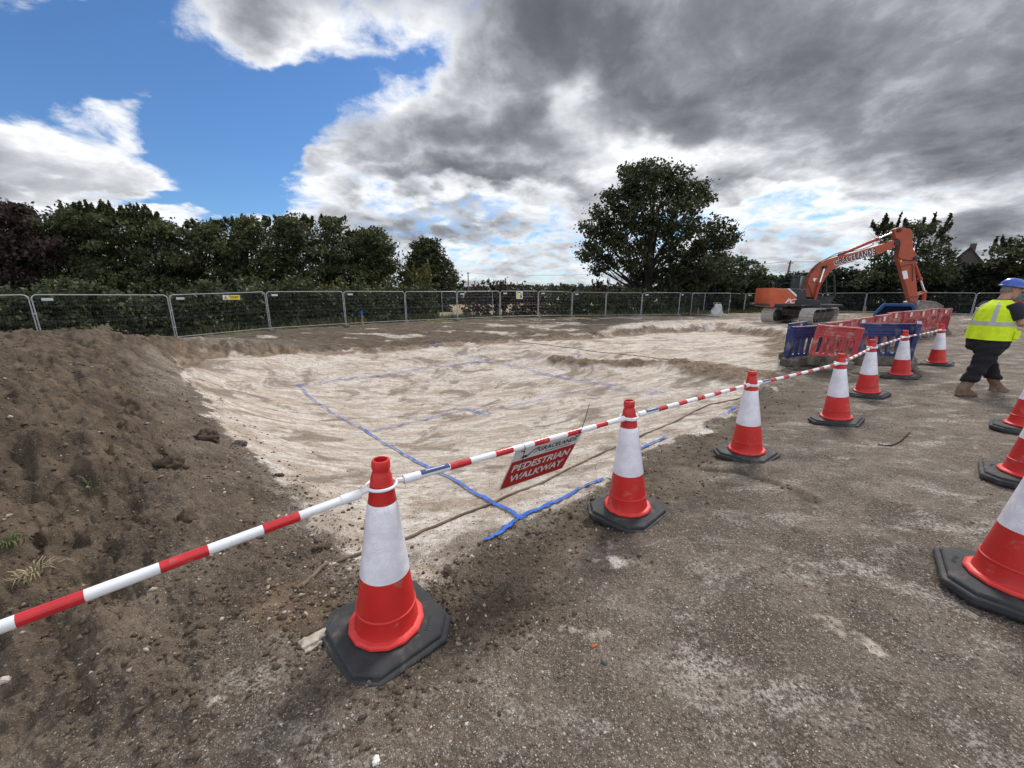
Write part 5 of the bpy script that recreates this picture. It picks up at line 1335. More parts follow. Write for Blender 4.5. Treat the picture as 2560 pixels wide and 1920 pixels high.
# machine frame: x forward, y left; right side is -y
def fr(a, b, d): return Vector((a, -d, b))
def part(out, r0, r1, name, m, parent=exc, bev=.02, smooth=False):
    b = MB(); b.prism(out, r0, r1, fr); return b.build(name, m, parent, bevel=bev, smooth=smooth)
# undercarriage, its own heading
ua = R(35 - YAW)
ur = Matrix.Rotation(ua, 4, 'Z')
def track(sg):
    Lh, rr, w = 1.62, .40, .66; y = sg * .98
    prof = []
    n = 12
    for i in range(n + 1): a = -math.pi / 2 + math.pi * i / n; prof.append((Lh + rr * math.cos(a), rr + .05 + rr * math.sin(a)))
    for i in range(n + 1): a = math.pi / 2 + math.pi * i / n; prof.append((-Lh + rr * math.cos(a), rr + .05 + rr * math.sin(a)))
    prof = [Vector((p[0], 0, p[1])) for p in prof]; prof.append(prof[0].copy())
    segs = [(prof[i], prof[i + 1]) for i in range(len(prof) - 1)]; tot = sum((b - a).length for a, b in segs); N = 46
    sh = MB(); acc = 0; want = 0
    pts = []
    for a, b in segs:
        l_ = (b - a).length
        while want <= acc + l_ + 1e-6 and len(pts) < N: pts.append((a.lerp(b, (want - acc) / l_), (b - a).normalized())); want += tot / N
        acc += l_
    for p, t_ in pts:
        nrm = Vector((t_.z, 0, -t_.x)); Mx = Matrix((t_, Vector((0, 1, 0)), nrm)).transposed()
        sh.box((p.x, y, p.z), (tot / N * .93, w, .035), Mx); sh.box(Vector((p.x, y, p.z)) + nrm * .03 + t_ * .04, (.022, w, .04), Mx); sh.box(Vector((p.x, y, p.z)) + nrm * .03 - t_ * .03, (.018, w, .03), Mx)
    sh.v = [ur @ v for v in sh.v]; t1_ = sh.build('track', M_TRACK, exc)
    f_ = MB(); f_.box((0, y, .47), (3.1, .42, .40), bev=.05); f_.box((0, y, .30), (2.9, .30, .20), bev=.04); f_.v = [ur @ v for v in f_.v]; f_.build('track_frame', M_FRAME, t1_)
    for xx, r_ in ((Lh, .37), (-Lh, .36)):
        s_ = MB(); s_.lathe([(0, -.2), (.12, -.2), (.14, -.14), (r_, -.10), (r_, .10), (.14, .14), (.12, .2), (0, .2)], 20, Matrix.Translation((xx, y, rr + .05)) @ Matrix.Rotation(R(90), 4, 'X')); s_.v = [ur @ v for v in s_.v]; s_.build('sprocket', M_FRAME, t1_)
    for xx in (-1.1, -.66, -.22, .22, .66, 1.1):
        s_ = MB(); s_.lathe([(0, -.2), (.10, -.19), (.11, .19), (0, .2)], 12, Matrix.Translation((xx, y, .19)) @ Matrix.Rotation(R(90), 4, 'X')); s_.v = [ur @ v for v in s_.v]; s_.build('roller', M_FRAME, t1_)
track(1); track(-1)
cb = MB(); cb.box((0, 0, .60), (1.7, 1.5, .42), bev=.08); cb.v = [ur @ v for v in cb.v]; cb.lathe([(0, .80), (.62, .80), (.66, .84), (.66, .96), (0, .96)], 28); cb.build('car_body', M_FRAME, exc)
# upper structure
part([(-2.45, .98), (1.55, .98), (1.55, 1.10), (-2.45, 1.10)], -1.18, 1.18, 'deck', M_GREYP, bev=.015)
cwb = MB(); R1 = []
for z_, k_ in ((.93, .95), (1.02, 1.0), (1.55, 1.0), (1.93, .99), (2.02, .95)):
    pts = [(-1.86, -1.2), (-2.05, -1.2), (-2.24, -1.04), (-2.34, -.6), (-2.36, 0), (-2.34, .6), (-2.24, 1.04), (-2.05, 1.2), (-1.86, 1.2)]
    R1.append([Vector((-1.86 + (p[0] + 1.86) * k_, p[1] * (.985 if k_ < 1 else 1), z_)) for p in pts])
cwb.loft(R1); cw = cwb.build('counterweight', M_ORANGE, exc, smooth=True)
part([(-1.90, 1.11), (-.82, 1.11), (-.82, 1.50), (-1.35, 1.97), (-1.90, 1.97)], .62, 1.195, 'side_door', M_ORANGE)
part([(-1.34, 1.98), (-.81, 1.51), (-.81, 1.62), (-1.22, 1.98)], 1.02, 1.200, 'white_stripe', M_WHT, bev=0)
part([(-1.90, 1.11), (-.6, 1.11), (-.6, 1.95), (-1.90, 1.95)], -1.19, .60, 'engine_cover', M_GREYP)
part([(-1.20, 1.985), (-.80, 1.63), (-.80, 1.11), (.45, 1.11), (.50, 1.18), (.42, 1.34), (-.30, 1.40), (-.36, 1.93)], .50, 1.185, 'tank_cover', M_GREYP)
lv = MB()
for i in range(7): lv.box((-.70 + i * .12, -1.192, 1.26), (.05, .012, .16))
lv.build('louvre', M_HOSE, exc)
pc = text_obj('lettering', 'PC', .34, M_WHT, exc, Matrix(((1, 0, 0, -1.12), (0, 0, -1, -1.2035), (0, 1, 0, 1.27), (0, 0, 0, 1))), .001, shear=.45, bold=.006, sx=1.15)
ex = MB(); ex.tube([(-1.55, .3, 1.95), (-1.55, .3, 2.22), (-1.62, .3, 2.34)], [.075, .07, .065], 12); ex.build('exhaust_pipe', M_GREYP, exc, smooth=True)
hrl = MB()
for (a, b) in (((-1.85, -1.05, 2.0), (-1.85, -1.05, 2.28)), ((-1.0, -1.05, 2.0), (-1.0, -1.05, 2.28)), ((-1.85, -1.05, 2.28), (-1.0, -1.05, 2.28)), ((-.35, -1.1, 1.4), (-.35, -1.1, 2.35)), ((-.35, -1.1, 2.35), (.35, -1.1, 2.30)), ((.35, -1.1, 2.30), (.42, -1.1, 1.3))): hrl.tube([a, b], .018, 6)
hrl.build('handrail', M_HOSE, exc)
# cab on the left side: frame bars, panes, roof
cab = empty('cab', (0, 0, 0)); cab.parent = exc
y0, y1 = .22, 1.17
CABP = [(-.28, 1.12), (1.55, 1.12), (1.72, 1.55), (1.50, 2.72), (1.30, 2.86), (-.10, 2.86), (-.26, 2.72)]
ck = MB()
for yy in (y0, y1):
    pts = [Vector((a, yy, b)) for a, b in CABP]
    for i in range(len(pts)):
        ck.tube([pts[i], pts[(i + 1) % len(pts)]], .055, 6)
    ck.tube([(.62, yy, 1.12), (.62, yy, 2.84)], .05, 6)
for a, b in CABP: ck.tube([(a, y0, b), (a, y1, b)], .05, 6)
ck.build('cab_frame', M_GREYP, cab, smooth=True)
lp = MB(); lp.prism([(-.26, 1.13), (1.53, 1.13), (1.66, 1.52), (-.27, 1.52)], -y0 + .0, -y0 + .03, fr); lp.prism([(-.26, 1.13), (1.53, 1.13), (1.66, 1.52), (-.27, 1.52)], -y1 - .03, -y1, fr); lp.build('lower_panel', M_GREYP, cab)
pn = MB()
for yy in (y0 + .02, y1 - .02): pn.add([(-.26, yy, 1.55), (.58, yy, 1.55), (.58, yy, 2.80), (-.24, yy, 2.70)], [(0, 1, 2, 3)])
pn.add([(-.27, y0, 1.9), (-.27, y1, 1.9), (-.25, y1, 2.7), (-.25, y0, 2.7)], [(0, 1, 2, 3)]); pn.build('pane', M_GLASS, cab, fix=False)
rf_ = MB(); rf_.box((.60, (y0 + y1) / 2, 2.895), (1.55, y1 - y0 + .1, .07), bev=.03); rf_.build('roof', M_GREYP, cab)
st_ = MB(); st_.box((.35, .7, 1.42), (.5, .5, .16), bev=.05); st_.box((.10, .7, 1.80), (.14, .48, .70), Matrix.Rotation(R(-10), 3, 'Y'), bev=.05); st_.build('seat', M_HOSE, cab)
mi = MB(); mi.tube([(1.5, y0 - .05, 2.2), (1.75, -.1, 2.3)], .015, 6); mi.box((1.78, -.14, 2.22), (.05, .16, .30), bev=.02); mi.build('mirror', M_HOSE, cab)
# boom, traced on its own plane and given its real thickness
BO = [k1(960, 1130), k1(790, 1110), k1(850, 970), k1(868, 900), k1(905, 800), k1(950, 725), k1(1040, 650), k1(1130, 605), k1(1270, 562), k1(1500, 507), k1(1940, 378), k2(700, 418), k2(820, 395), k2(880, 420), k2(890, 450), k2(850, 485), k2(700, 562), k2(400, 662), k1(1940, 500), k1(1560, 605), k1(1300, 685), k1(1170, 765), k1(1110, 845), k1(1060, 935), k1(1010, 1010)]
part(BO, -.20, .20, 'boom', M_BOOM, bev=.015)
def on_boom(px, py, lift): u_, z_ = k1(px, py); return Vector((u_, -lift, z_))
a_ = on_boom(1215, 650, .2035); b_ = on_boom(1790, 493, .2035)
exv = (b_ - a_).normalized(); Mt = frame_matrix((a_ + b_) / 2, exv, (0, 0, 1))
Lt = (b_ - a_).length
for nm_, m_, off, lift in (('letter_outline', M_WHT, .030, 0), ('lettering', M_BLK, .012, .004)):
    o = text_obj(nm_, 'GRACELANDS', .46, m_, exc, None, .0008, bold=off, spacing=1.06)
    xs = [v.co.x for v in o.data.vertices]; kx = Lt / (max(xs) - min(xs)) * .98
    o.data.transform(Mt @ Matrix.Translation((-.02 if off > .02 else 0, -.015 if off > .02 else 0, lift)) @ Matrix.Diagonal((kx, 1, 1, 1)))
q = MB(); q.add([on_boom(930, 860, .2035), on_boom(985, 860, .2035), on_boom(945, 915, .2035)], [(0, 1, 2)]); q.build('white_triangle', M_WHT, exc, fix=False)
# stick
ST = [k2(835, 215), k2(905, 188), k2(1090, 212), k2(1118, 245), k2(1132, 530), k2(1192, 625), k2(1172, 700), k2(1150, 760), k2(1180, 1000), k2(1212, 1350), k2(1100, 1372), k2(1050, 1230), k2(990, 1000), k2(930, 800), k2(890, 690), k2(910, 510), k2(870, 400), k2(850, 330)]
sk = part(ST, -.17, .17, 'stick', M_BOOM, bev=.015)
def quad_on(f, pts, lift, name, m, par):
    q = MB(); q.add([Vector((f(*p)[0], -lift, f(*p)[1])) for p in pts], [tuple(range(len(pts)))]); return q.build(name, m, par, fix=False)
quad_on(k2, [(952, 885), (1030, 868), (1055, 995), (982, 1012)], .1735, 'white_plate', M_WHT, sk); quad_on(k2, [(915, 715), (955, 690), (950, 745)], .1735, 'yellow_sticker', M_YEL, sk)
# hydraulic cylinders
def cyl(f0, p0, f1, p1, frac, r, off, name='hydraulic_cylinder', m=None):
    a = f0(*p0); b = f1(*p1); A = Vector((a[0], -off, a[1])); B = Vector((b[0], -off, b[1])); mid = A.lerp(B, frac)
    root = MB(); root.tube([A, mid], r, 14); root.tube([mid - (B - A).normalized() * .12, mid], r * 1.25, 14); root.lathe([(0, -.09), (r * 1.2, -.09), (r * 1.2, .09), (0, .09)], 14, Matrix.Translation(A) @ Matrix.Rotation(R(90), 4, 'X'))
    o = root.build(name, m or M_CYL, exc, smooth=True)
    rd = MB(); rd.tube([mid, B], r * .55, 12); rd.build('rod', M_STEEL, o, smooth=True)
    ey_ = MB(); ey_.lathe([(0, -.1), (r * 1.1, -.1), (r * 1.1, .1), (0, .1)], 14, Matrix.Translation(B) @ Matrix.Rotation(R(90), 4, 'X')); ey_.build('pin', M_HOSE, o, smooth=True)
for off in (-.30, .30): cyl(k1, (925, 1200), k1, (1080, 712), .56, .085, off)
cyl(k1, (1330, 535), k2, (880, 245), .70, .082, 0.0)
cyl(k2, (1165, 690), k2, (1352, 1212), .64, .075, 0.0)
# pins, linkage, hoses
for f, p, r_ in ((k2, (865, 440), .12), (k1, (1080, 712), .10), (k2, (905, 235), .10), (k2, (1165, 680), .11)):
    c_ = f(*p); m_ = MB(); m_.lathe([(0, -.235), (r_, -.235), (r_ * 1.05, -.2), (r_ * 1.05, .2), (r_, .235), (0, .235)], 18, Matrix.Translation((c_[0], 0, c_[1])) @ Matrix.Rotation(R(90), 4, 'X')); m_.build('pivot_pin', M_HOSE, exc, smooth=True)
def bar(f, p, q_, w, off, name):
    a = f(*p); b = f(*q_); m_ = MB()
    for o_ in off: m_.tube([(a[0], o_, a[1]), (b[0], o_, b[1])], w, 8)
    return m_.build(name, M_BOOM, exc, smooth=True)
bar(k2, (1105, 1290), (1340, 1215), .055, (-.19,), 'link_arm'); bar(k2, (1105, 1290), (1340, 1215), .055, (.19,), 'link_arm'); bar(k2, (1350, 1215), (1330, 1390), .085, (0,), 'bucket_link')
# bucket, curled with its back upward
BK = [k2(1105, 1375), k2(1170, 1352), k2(1330, 1350), k2(1400, 1372), k2(1480, 1415), k2(1525, 1440), k2(1500, 1475), k2(1440, 1490), k2(1480, 1620), k2(1330, 1690), k2(1200, 1640), k2(1120, 1520)]
bkt = MB()
outl = BK; w = .55
inn = [(p[0] * .94 + .06 * sum(a for a, _ in BK) / len(BK), p[1] * .94 + .06 * sum(b for _, b in BK) / len(BK)) for p in BK]
bkt.prism(outl, -w, w, fr); b_o = bkt.build('bucket', M_BUCKET, exc, bevel=.02)
rib = MB()
for o_ in (-.56, .56):
    rib.tube([(k2(1160, 1350)[0], o_, k2(1160, 1350)[1]), (k2(1400, 1372)[0], o_, k2(1400, 1372)[1]), (k2(1520, 1440)[0], o_, k2(1520, 1440)[1])], .035, 6)
rib.build('side_cutter', M_BUCKET, b_o)
for i in range(5):
    tb_ = MB(); p = k2(1500, 1445); q2 = k2(1545, 1452); y_ = -.46 + i * .23
    tb_.tube([(p[0], y_, p[1]), (q2[0], y_, q2[1])], [.05, .02], 6); tb_.build('tooth', M_BUCKET, b_o)
def hose(pts, name='hose', r=.022, off=-.24):
    m_ = MB(); P_ = [Vector((f(*p)[0], off, f(*p)[1])) for f, p in pts]
    out = []
    for i in range(len(P_) - 1):
        a, b = P_[i], P_[i + 1]; p_ = P_[max(0, i - 1)]; n_ = P_[min(len(P_) - 1, i + 2)]
        for k_ in range(6):
            t_ = k_ / 6; out.append(.5 * ((2 * a) + (b - p_) * t_ + (2 * p_ - 5 * a + 4 * b - n_) * t_ * t_ + (3 * a - p_ - 3 * b + n_) * t_ ** 3))
    out.append(P_[-1]); m_.tube(out, r, 6); m_.build(name, M_HOSE, exc, smooth=True)
hose([(k1, (900, 790)), (k1, (1000, 665)), (k1, (1120, 590)), (k1, (1260, 520)), (k1, (1390, 490))]); hose([(k1, (880, 850)), (k1, (960, 705)), (k1, (1060, 628)), (k1, (1200, 570)), (k1, (1330, 528)), (k1, (1650, 450)), (k2, (520, 455))], off=-.1)
hose([(k2, (560, 440)), (k2, (740, 395)), (k2, (870, 375)), (k2, (912, 440)), (k2, (895, 560)), (k2, (880, 650)), (k2, (960, 700)), (k2, (1110, 712)), (k2, (1140, 690))], off=-.22)
hose([(k2, (870, 560)), (k2, (810, 660)), (k2, (800, 750)), (k2, (860, 800)), (k2, (960, 800)), (k2, (1100, 775)), (k2, (1115, 900)), (k2, (1110, 1040))], off=-.22, r=.018)
hose([(k1, (850, 950)), (k1, (880, 1030)), (k1, (900, 1100)), (k1, (940, 1170))], off=-.34)

# ------------------------------------------------------------------ skip, red machine, small things
M_SKIP = mat('skip_blue_paint', (.018, .085, .26), .5, var=.18, dirt=(.10, .09, .08), dirt_amt=.3)
def skip():
    C = (17.75, 18.1)
    root = empty('skip', (C[0], C[1], tz(*C)), R(-42), label='blue steel skip with sloping sides and dark open front behind the red barrier row', cat='skip')
    m_ = MB(); O_ = [(-.72, .08), (-.70, .70), (-.46, 1.12), (.46, 1.12), (.70, .70), (.72, .08)]; I_ = [(-.65, .08), (-.63, .68), (-.42, 1.04), (.42, 1.04), (.63, .68), (.65, .08)]
    fr2 = lambda a, b, d: Vector((a, d, b))
    for i in range(5):
        m_.add([fr2(*O_[i], -.75), fr2(*O_[i + 1], -.75), fr2(*O_[i + 1], .75), fr2(*O_[i], .75), fr2(*I_[i], -.75), fr2(*I_[i + 1], -.75), fr2(*I_[i + 1], .75), fr2(*I_[i], .75)],
               [(0, 1, 2, 3), (7, 6, 5, 4), (0, 4, 5, 1), (3, 2, 6, 7)])
    m_.build('body', M_SKIP, root)
    bk = MB(); bk.prism(O_, .70, .748, fr2); bk.prism([(-.66, .09), (-.66, .40), (.66, .40), (.66, .09)], -.74, -.69, fr2); bk.build('end_plate', M_SKIP, root)
    rm = MB(); rm.tube([fr2(a, b, -.76) for a, b in O_], .04, 6); rm.build('rim', M_SKIP, root)
skip()
M_MRED = mat('red_machine_paint', (.48, .030, .028), .4, var=.1, coat=.2, dirt=(.25, .15, .12), dirt_amt=.2)
M_TYRE = mat('tyre_rubber', (.020, .020, .021), .85, var=.3, dirt=(.16, .14, .12), dirt_amt=.4)
def amber():
    m = bpy.data.materials.new('amber_beacon_lit'); m.use_nodes = True; bs = m.node_tree.nodes['Principled BSDF']
    bs.inputs['Base Color'].default_value = (.9, .35, .02, 1); bs.inputs['Emission Color'].default_value = (1, .42, .05, 1); bs.inputs['Emission Strength'].default_value = 2.2; return m
def dumper():
    p = at(2165, 700, 0); C = (26.6, 20.0); zg = tz(*C)
    root = empty('site_dumper', (C[0], C[1], zg), R(-38), label='red site dumper with dark cab and amber beacon behind the worker', cat='dumper')
    c = MB(); c.box((-.35, 0, .95), (1.3, 1.5, .55), bev=.12); c.box((.5, 0, .70), (1.9, .9, .35), bev=.06); c.build('chassis', M_MRED, root)
    sk_ = MB(); o_ = [(-.1, 1.0), (1.25, 1.05), (1.75, 1.45), (1.6, 1.52), (-.25, 1.55)]; sk_.prism(o_, -.95, .95, fr); s0 = sk_.build('tipping_skip', M_MRED, root, bevel=.04)
    for xx, yy in ((1.0, -.85), (1.0, .85), (-.75, -.85), (-.75, .85)):
        w_ = MB(); w_.lathe([(.22, -.16), (.42, -.17), (.47, -.10), (.47, .10), (.42, .17), (.22, .16)], 24, Matrix.Translation((xx, yy, .47)) @ Matrix.Rotation(R(90), 4, 'X')); wh = w_.build('wheel', M_TYRE, root, smooth=True)
        h_ = MB(); h_.lathe([(0, -.12), (.22, -.14), (.22, .14), (0, .12)], 18, Matrix.Translation((xx, yy, .47)) @ Matrix.Rotation(R(90), 4, 'X')); h_.build('rim', M_MRED, wh)
    cf = MB(); Q = [(-1.0, -.6), (-.1, -.6), (-.1, .6), (-1.0, .6)]
    for i in range(4):
        a, b = Q[i], Q[(i + 1) % 4]; cf.tube([(a[0], a[1], 1.2), (a[0], a[1], 2.12)], .045, 6)
        for z_ in (1.2, 1.66, 2.12): cf.tube([(a[0], a[1], z_), (b[0], b[1], z_)], .04, 6)
    cf.build('cab_frame', M_HOSE, root); rf2 = MB(); rf2.box((-.55, 0, 2.17), (1.05, 1.32, .07), bev=.03); rf2.build('cab_roof', M_HOSE, root)
    g_ = MB()
    for i in range(4):
        a, b = Q[i], Q[(i + 1) % 4]; g_.add([(a[0] * .99, a[1] * .99, 1.24), (b[0] * .99, b[1] * .99, 1.24), (b[0] * .99, b[1] * .99, 2.08), (a[0] * .99, a[1] * .99, 2.08)], [(0, 1, 2, 3)])
    g_.build('pane', M_GLASS, root, fix=False)
    be = MB(); be.lathe([(0, 0), (.075, 0), (.08, .05), (.07, .14), (.03, .17), (0, .17)], 16, Matrix.Translation((-.85, .45, 2.21))); be.build('beacon', amber(), root, smooth=True)
dumper()
M_STAKE = mat('sawn_timber', (.30, .205, .12), .85, var=.2, scale=8, bump=.3, bscale=30)
M_STBLUE = mat('stake_blue_paint', (.03, .12, .50), .6, var=.1)
def stake(label, px, py, h, blue=False, w=.045):
    c = on(px, py); root = empty('wooden_stake', tuple(c), random.uniform(0, 1.5), label=label, cat='stake')
    m_ = MB(); m_.box((0, 0, h / 2 - .1), (w, w, h + .1)); m_.build('post', M_STAKE, root)
    if blue: b_ = MB(); b_.box((0, 0, h - .16), (w + .004, w + .004, .30)); b_.build('painted_top', M_STBLUE, root)
stake('wooden stake with blue painted top in front of the mesh fence', 785, 716, 1.15, True, .065); stake('short grey stake by the fence near the square white notice', 1165, 691, .62); stake('short stake left of the white bag near the gateway', 1507, 683, .75); stake('stake standing between the digger and the blue skip', 1867, 679, .8, False, .06)
def planks():
    c = on(1245, 690)
    for i, (dx, dy, dz_, L, a) in enumerate(((0, 0, .03, 2.2, 6), (.2, .15, .03, 1.9, -4), (-.2, .1, .085, 1.8, 12), (.3, -.1, .085, 1.6, 0), (.9, .05, .03, 1.7, -9))):
        m_ = MB(); m_.box((0, 0, 0), (L, .12, .045), bev=.004); o = m_.build('timber_plank', mat('fresh_plank', (.46, .34, .20), .8, var=.2, scale=5)); o.location = (c.x + dx, c.y + dy, tz(c.x + dx, c.y + dy) + dz_); o.rotation_euler = (0, R(random.uniform(-1, 1)), R(a))
        tag(o, 'pale timber plank lying in a loose pile before the fence left of the oak', 'plank', 'planks piled before the fence')
planks()
def bag():
    c = on(1546, 683); g = np.random.default_rng(5); b = MB(); rings = []
    for i in range(12):
        z_ = 1.0 * i / 11; r_ = .55 * (1 - .55 * (i / 11) ** 1.5)
        rings.append([Vector((math.cos(t_) * r_ * (1 + .12 * math.sin(3 * t_ + i)) + .10 * i / 11, math.sin(t_) * r_ * .9 * (1 + .1 * math.sin(5 * t_ - i * .7)), z_ + .06 * math.sin(4 * t_) * i / 11)) for t_ in [2 * math.pi * j / 28 for j in range(28)]])
    b.loft(rings); root = empty('bulk_bag', tuple(c), label='crumpled white bulk bag standing by the open gateway', cat='bag')
    b.build('sack', mat('woven_white_sack', (.42, .42, .41), .85, var=.12, scale=6, dirt=(.30, .31, .27), dirt_amt=.35, bump=.5, bscale=9), root, smooth=True)
    for s_ in (-1, 1): l_ = MB(); l_.tube([(s_ * .2, 0, .95), (s_ * .3, .05, 1.12), (s_ * .05, .08, 1.15), (0, .05, .98)], .02, 6); l_.build('lifting_loop', mat('woven_white_sack', (.5, .5, .5)), root)
bag()

# ------------------------------------------------------------------ cable on the ground, marking paint, stones
M_CABLE = mat('muddy_hose', (.125, .090, .060), .8, var=.2, scale=12, dirt=(.25, .20, .15), dirt_amt=.4)
def drape(pts, lift, name, label, r, m, cat, n=10, seed=1):
    P_ = [on(*p) for p in pts]; out = []
    for i in range(len(P_) - 1):
        a, b = P_[i], P_[i + 1]; p_ = P_[max(0, i - 1)]; n_ = P_[min(len(P_) - 1, i + 2)]
        for k_ in range(n):
            t_ = k_ / n; q_ = .5 * ((2 * a) + (b - p_) * t_ + (2 * p_ - 5 * a + 4 * b - n_) * t_ * t_ + (3 * a - p_ - 3 * b + n_) * t_ ** 3); out.append(q_)
    out.append(P_[-1])
    zs_ = terrain(np.array([p.x for p in out]), np.array([p.y for p in out]))
    zs_ = np.maximum(zs_, np.convolve(np.pad(zs_, 2, 'edge'), np.ones(5) / 5, 'valid'))
    out = [Vector((p.x, p.y, z_ + lift)) for p, z_ in zip(out, zs_)]
    b = MB(); b.tube(out, r, 8); o = b.build(name, m, smooth=True); tag(o, label, cat); return o
drape([(640, 1275), (690, 1232), (745, 1208), (870, 1168), (960, 1130), (1060, 1090), (1180, 1040), (1290, 985), (1380, 945), (1450, 915), (1520, 880), (1575, 866), (1640, 850)], .010, 'muddy_hose', 'thin muddy brown hose lying along the near edge of the dig', .013, M_CABLE, 'hose')
drape([(1120, 738), (1200, 748), (1300, 762), (1400, 772), (1490, 782)], .014, 'string_line', 'dark string line lying across the far part of the dig', .012, M_CABLE, 'string')
drape([(1895, 962), (1925, 963), (1950, 950), (1965, 935)], .008, 'root_twig', 'bent dark root lying on the soil beyond the third cone', .006, M_BARK, 'twig')
def paint_mat():
    m = bpy.data.materials.new('blue_marking_paint'); m.use_nodes = True; t = NT(m.node_tree); bs = m.node_tree.nodes['Principled BSDF']
    co = t.node('ShaderNodeTexCoord').outputs['Object']; a = t.node('ShaderNodeAttribute', attribute_name='tint').outputs['Color']; e_, dens_, _ = t.sep(a)[:3]
    n1 = t.noise(co, 45, 5, .7); n2 = t.noise(co, 9, 4, .6)
    c = t.mix(t.step(n2, .3, .7), (.018, .090, .40), (.035, .155, .60)); t.link(c, bs.inputs['Base Color']); bs.inputs['Roughness'].default_value = .85
    al = t.math('SUBTRACT', t.math('ADD', t.math('ADD', dens_, t.math('MULTIPLY', n1, .9)), t.math('MULTIPLY', n2, .5)), t.math('MULTIPLY', e_, .75))
    t.link(t.step(al, .58, .92), bs.inputs['Alpha']); return m
M_PAINT = paint_mat()
def paint(p0, p1, w, dens_, label, seed):
    a, b = on(*p0), on(*p1); L = (b - a).length; n = int(L / .03); g = np.random.default_rng(seed)
    t_ = np.linspace(0, 1, n); px_ = a.x + (b.x - a.x) * t_; py_ = a.y + (b.y - a.y) * t_; nx_, ny_ = -(b.y - a.y) / L, (b.x - a.x) / L
    wob = fbm(t_ * L * .9, t_ * 0 + seed, 3, seed) * .035
    rows = []; col = []
    offs = np.array([-1, -.6, -.2, .2, .6, 1]) * w / 2
    X = (px_ + nx_ * wob)[:, None] + nx_ * offs[None]; Y = (py_ + ny_ * wob)[:, None] + ny_ * offs[None]
    Z = terrain(X, Y) + .014 + .002 * np.hypot(X, Y)
    V_ = np.stack([X, Y, Z], -1).reshape(-1, 3); k_ = len(offs); ii = np.arange(n - 1)[:, None] * k_ + np.arange(k_ - 1)[None]
    F_ = np.stack([ii, ii + 1, ii + k_ + 1, ii + k_], -1).reshape(-1, 4)
    c_ = np.stack([np.broadcast_to(np.abs(offs) / (w / 2), X.shape), dens_ + .25 * np.broadcast_to(fbm(t_ * L * 1.5, t_ * 0 + 3.3 + seed, 3, seed + 2)[:, None], X.shape), 0 * X], -1).reshape(-1, 3)
    o = big_mesh('marking_line', V_, F_, M_PAINT, col=c_); tag(o, label, kind='structure')
LN = [(a_, b_, w_ * (1.1 if w_ < .072 else .80), max(d_, .42) - (.10 if w_ > .072 else 0)) for a_, b_, w_, d_ in [((1044, 1168), (1122, 1120), .085, .75), ((1122, 1120), (1215, 1078), .085, .75), ((1215, 1078), (1302, 1036), .08, .62), ((1385, 972), (1440, 945), .07, .5), ((1122, 1122), (945, 1016), .075, .62), ((945, 1016), (790, 928), .075, .60), ((796, 930), (645, 832), .075, .52), ((640, 835), (720, 824), .08, .45), ((720, 824), (905, 799), .07, .28), ((905, 799), (1050, 780), .07, .36),
      ((775, 933), (905, 908), .06, .48), ((905, 908), (1005, 885), .06, .52), ((1005, 885), (1060, 896), .06, .55), ((1030, 892), (1200, 857), .055, .42), ((1200, 857), (1335, 830), .06, .40), ((990, 764), (1055, 781), .08, .40), ((1050, 780), (1130, 795), .08, .5), ((1130, 795), (1335, 832), .07, .40), ((1310, 838), (1440, 852), .06, .25), ((1140, 785), (1255, 768), .09, .30), ((1255, 768), (1235, 774), .09, .5), ((920, 750), (1000, 742), .12, .25), ((1440, 735), (1480, 737), .2, .3), ((1545, 900), (1600, 876), .07, .35)]]
for i, (p0, p1, w, dn_) in enumerate(LN): paint(p0, p1, w, dn_, 'blue sprayed setting-out line on the chalk', 900 + i)

# ------------------------------------------------------------------ loose stones and clods
M_STONE = bpy.data.materials.new('loose_stone'); M_STONE.use_nodes = True
_t = NT(M_STONE.node_tree); _b = M_STONE.node_tree.nodes['Principled BSDF']
_c = _t.node('ShaderNodeAttribute', attribute_name='tint').outputs['Color']
_n = _t.noise(_t.node('ShaderNodeTexCoord').outputs['Object'], 120, 3, .6)
_t.link(_t.mix(_t.step(_n, .35, .65, 0, .35), _c, (.12, .092, .068)), _b.inputs['Base Color']); _b.inputs['Roughness'].default_value = .92; _b.inputs['Specular IOR Level'].default_value = .2
OCT = np.array([(1, 0, 0), (-1, 0, 0), (0, 1, 0), (0, -1, 0), (0, 0, 1), (0, 0, -1)], float)
OF = np.array([(0, 2, 4), (2, 1, 4), (1, 3, 4), (3, 0, 4), (2, 0, 5), (1, 2, 5), (3, 1, 5), (0, 3, 5)])
ICO_B = bmesh.new(); bmesh.ops.create_icosphere(ICO_B, subdivisions=1, radius=1.0); ICO_B.verts.index_update()
ICV = np.array([tuple(v.co) for v in ICO_B.verts]); ICF = np.array([[v.index for v in f.verts] for f in ICO_B.faces]); ICO_B.free()
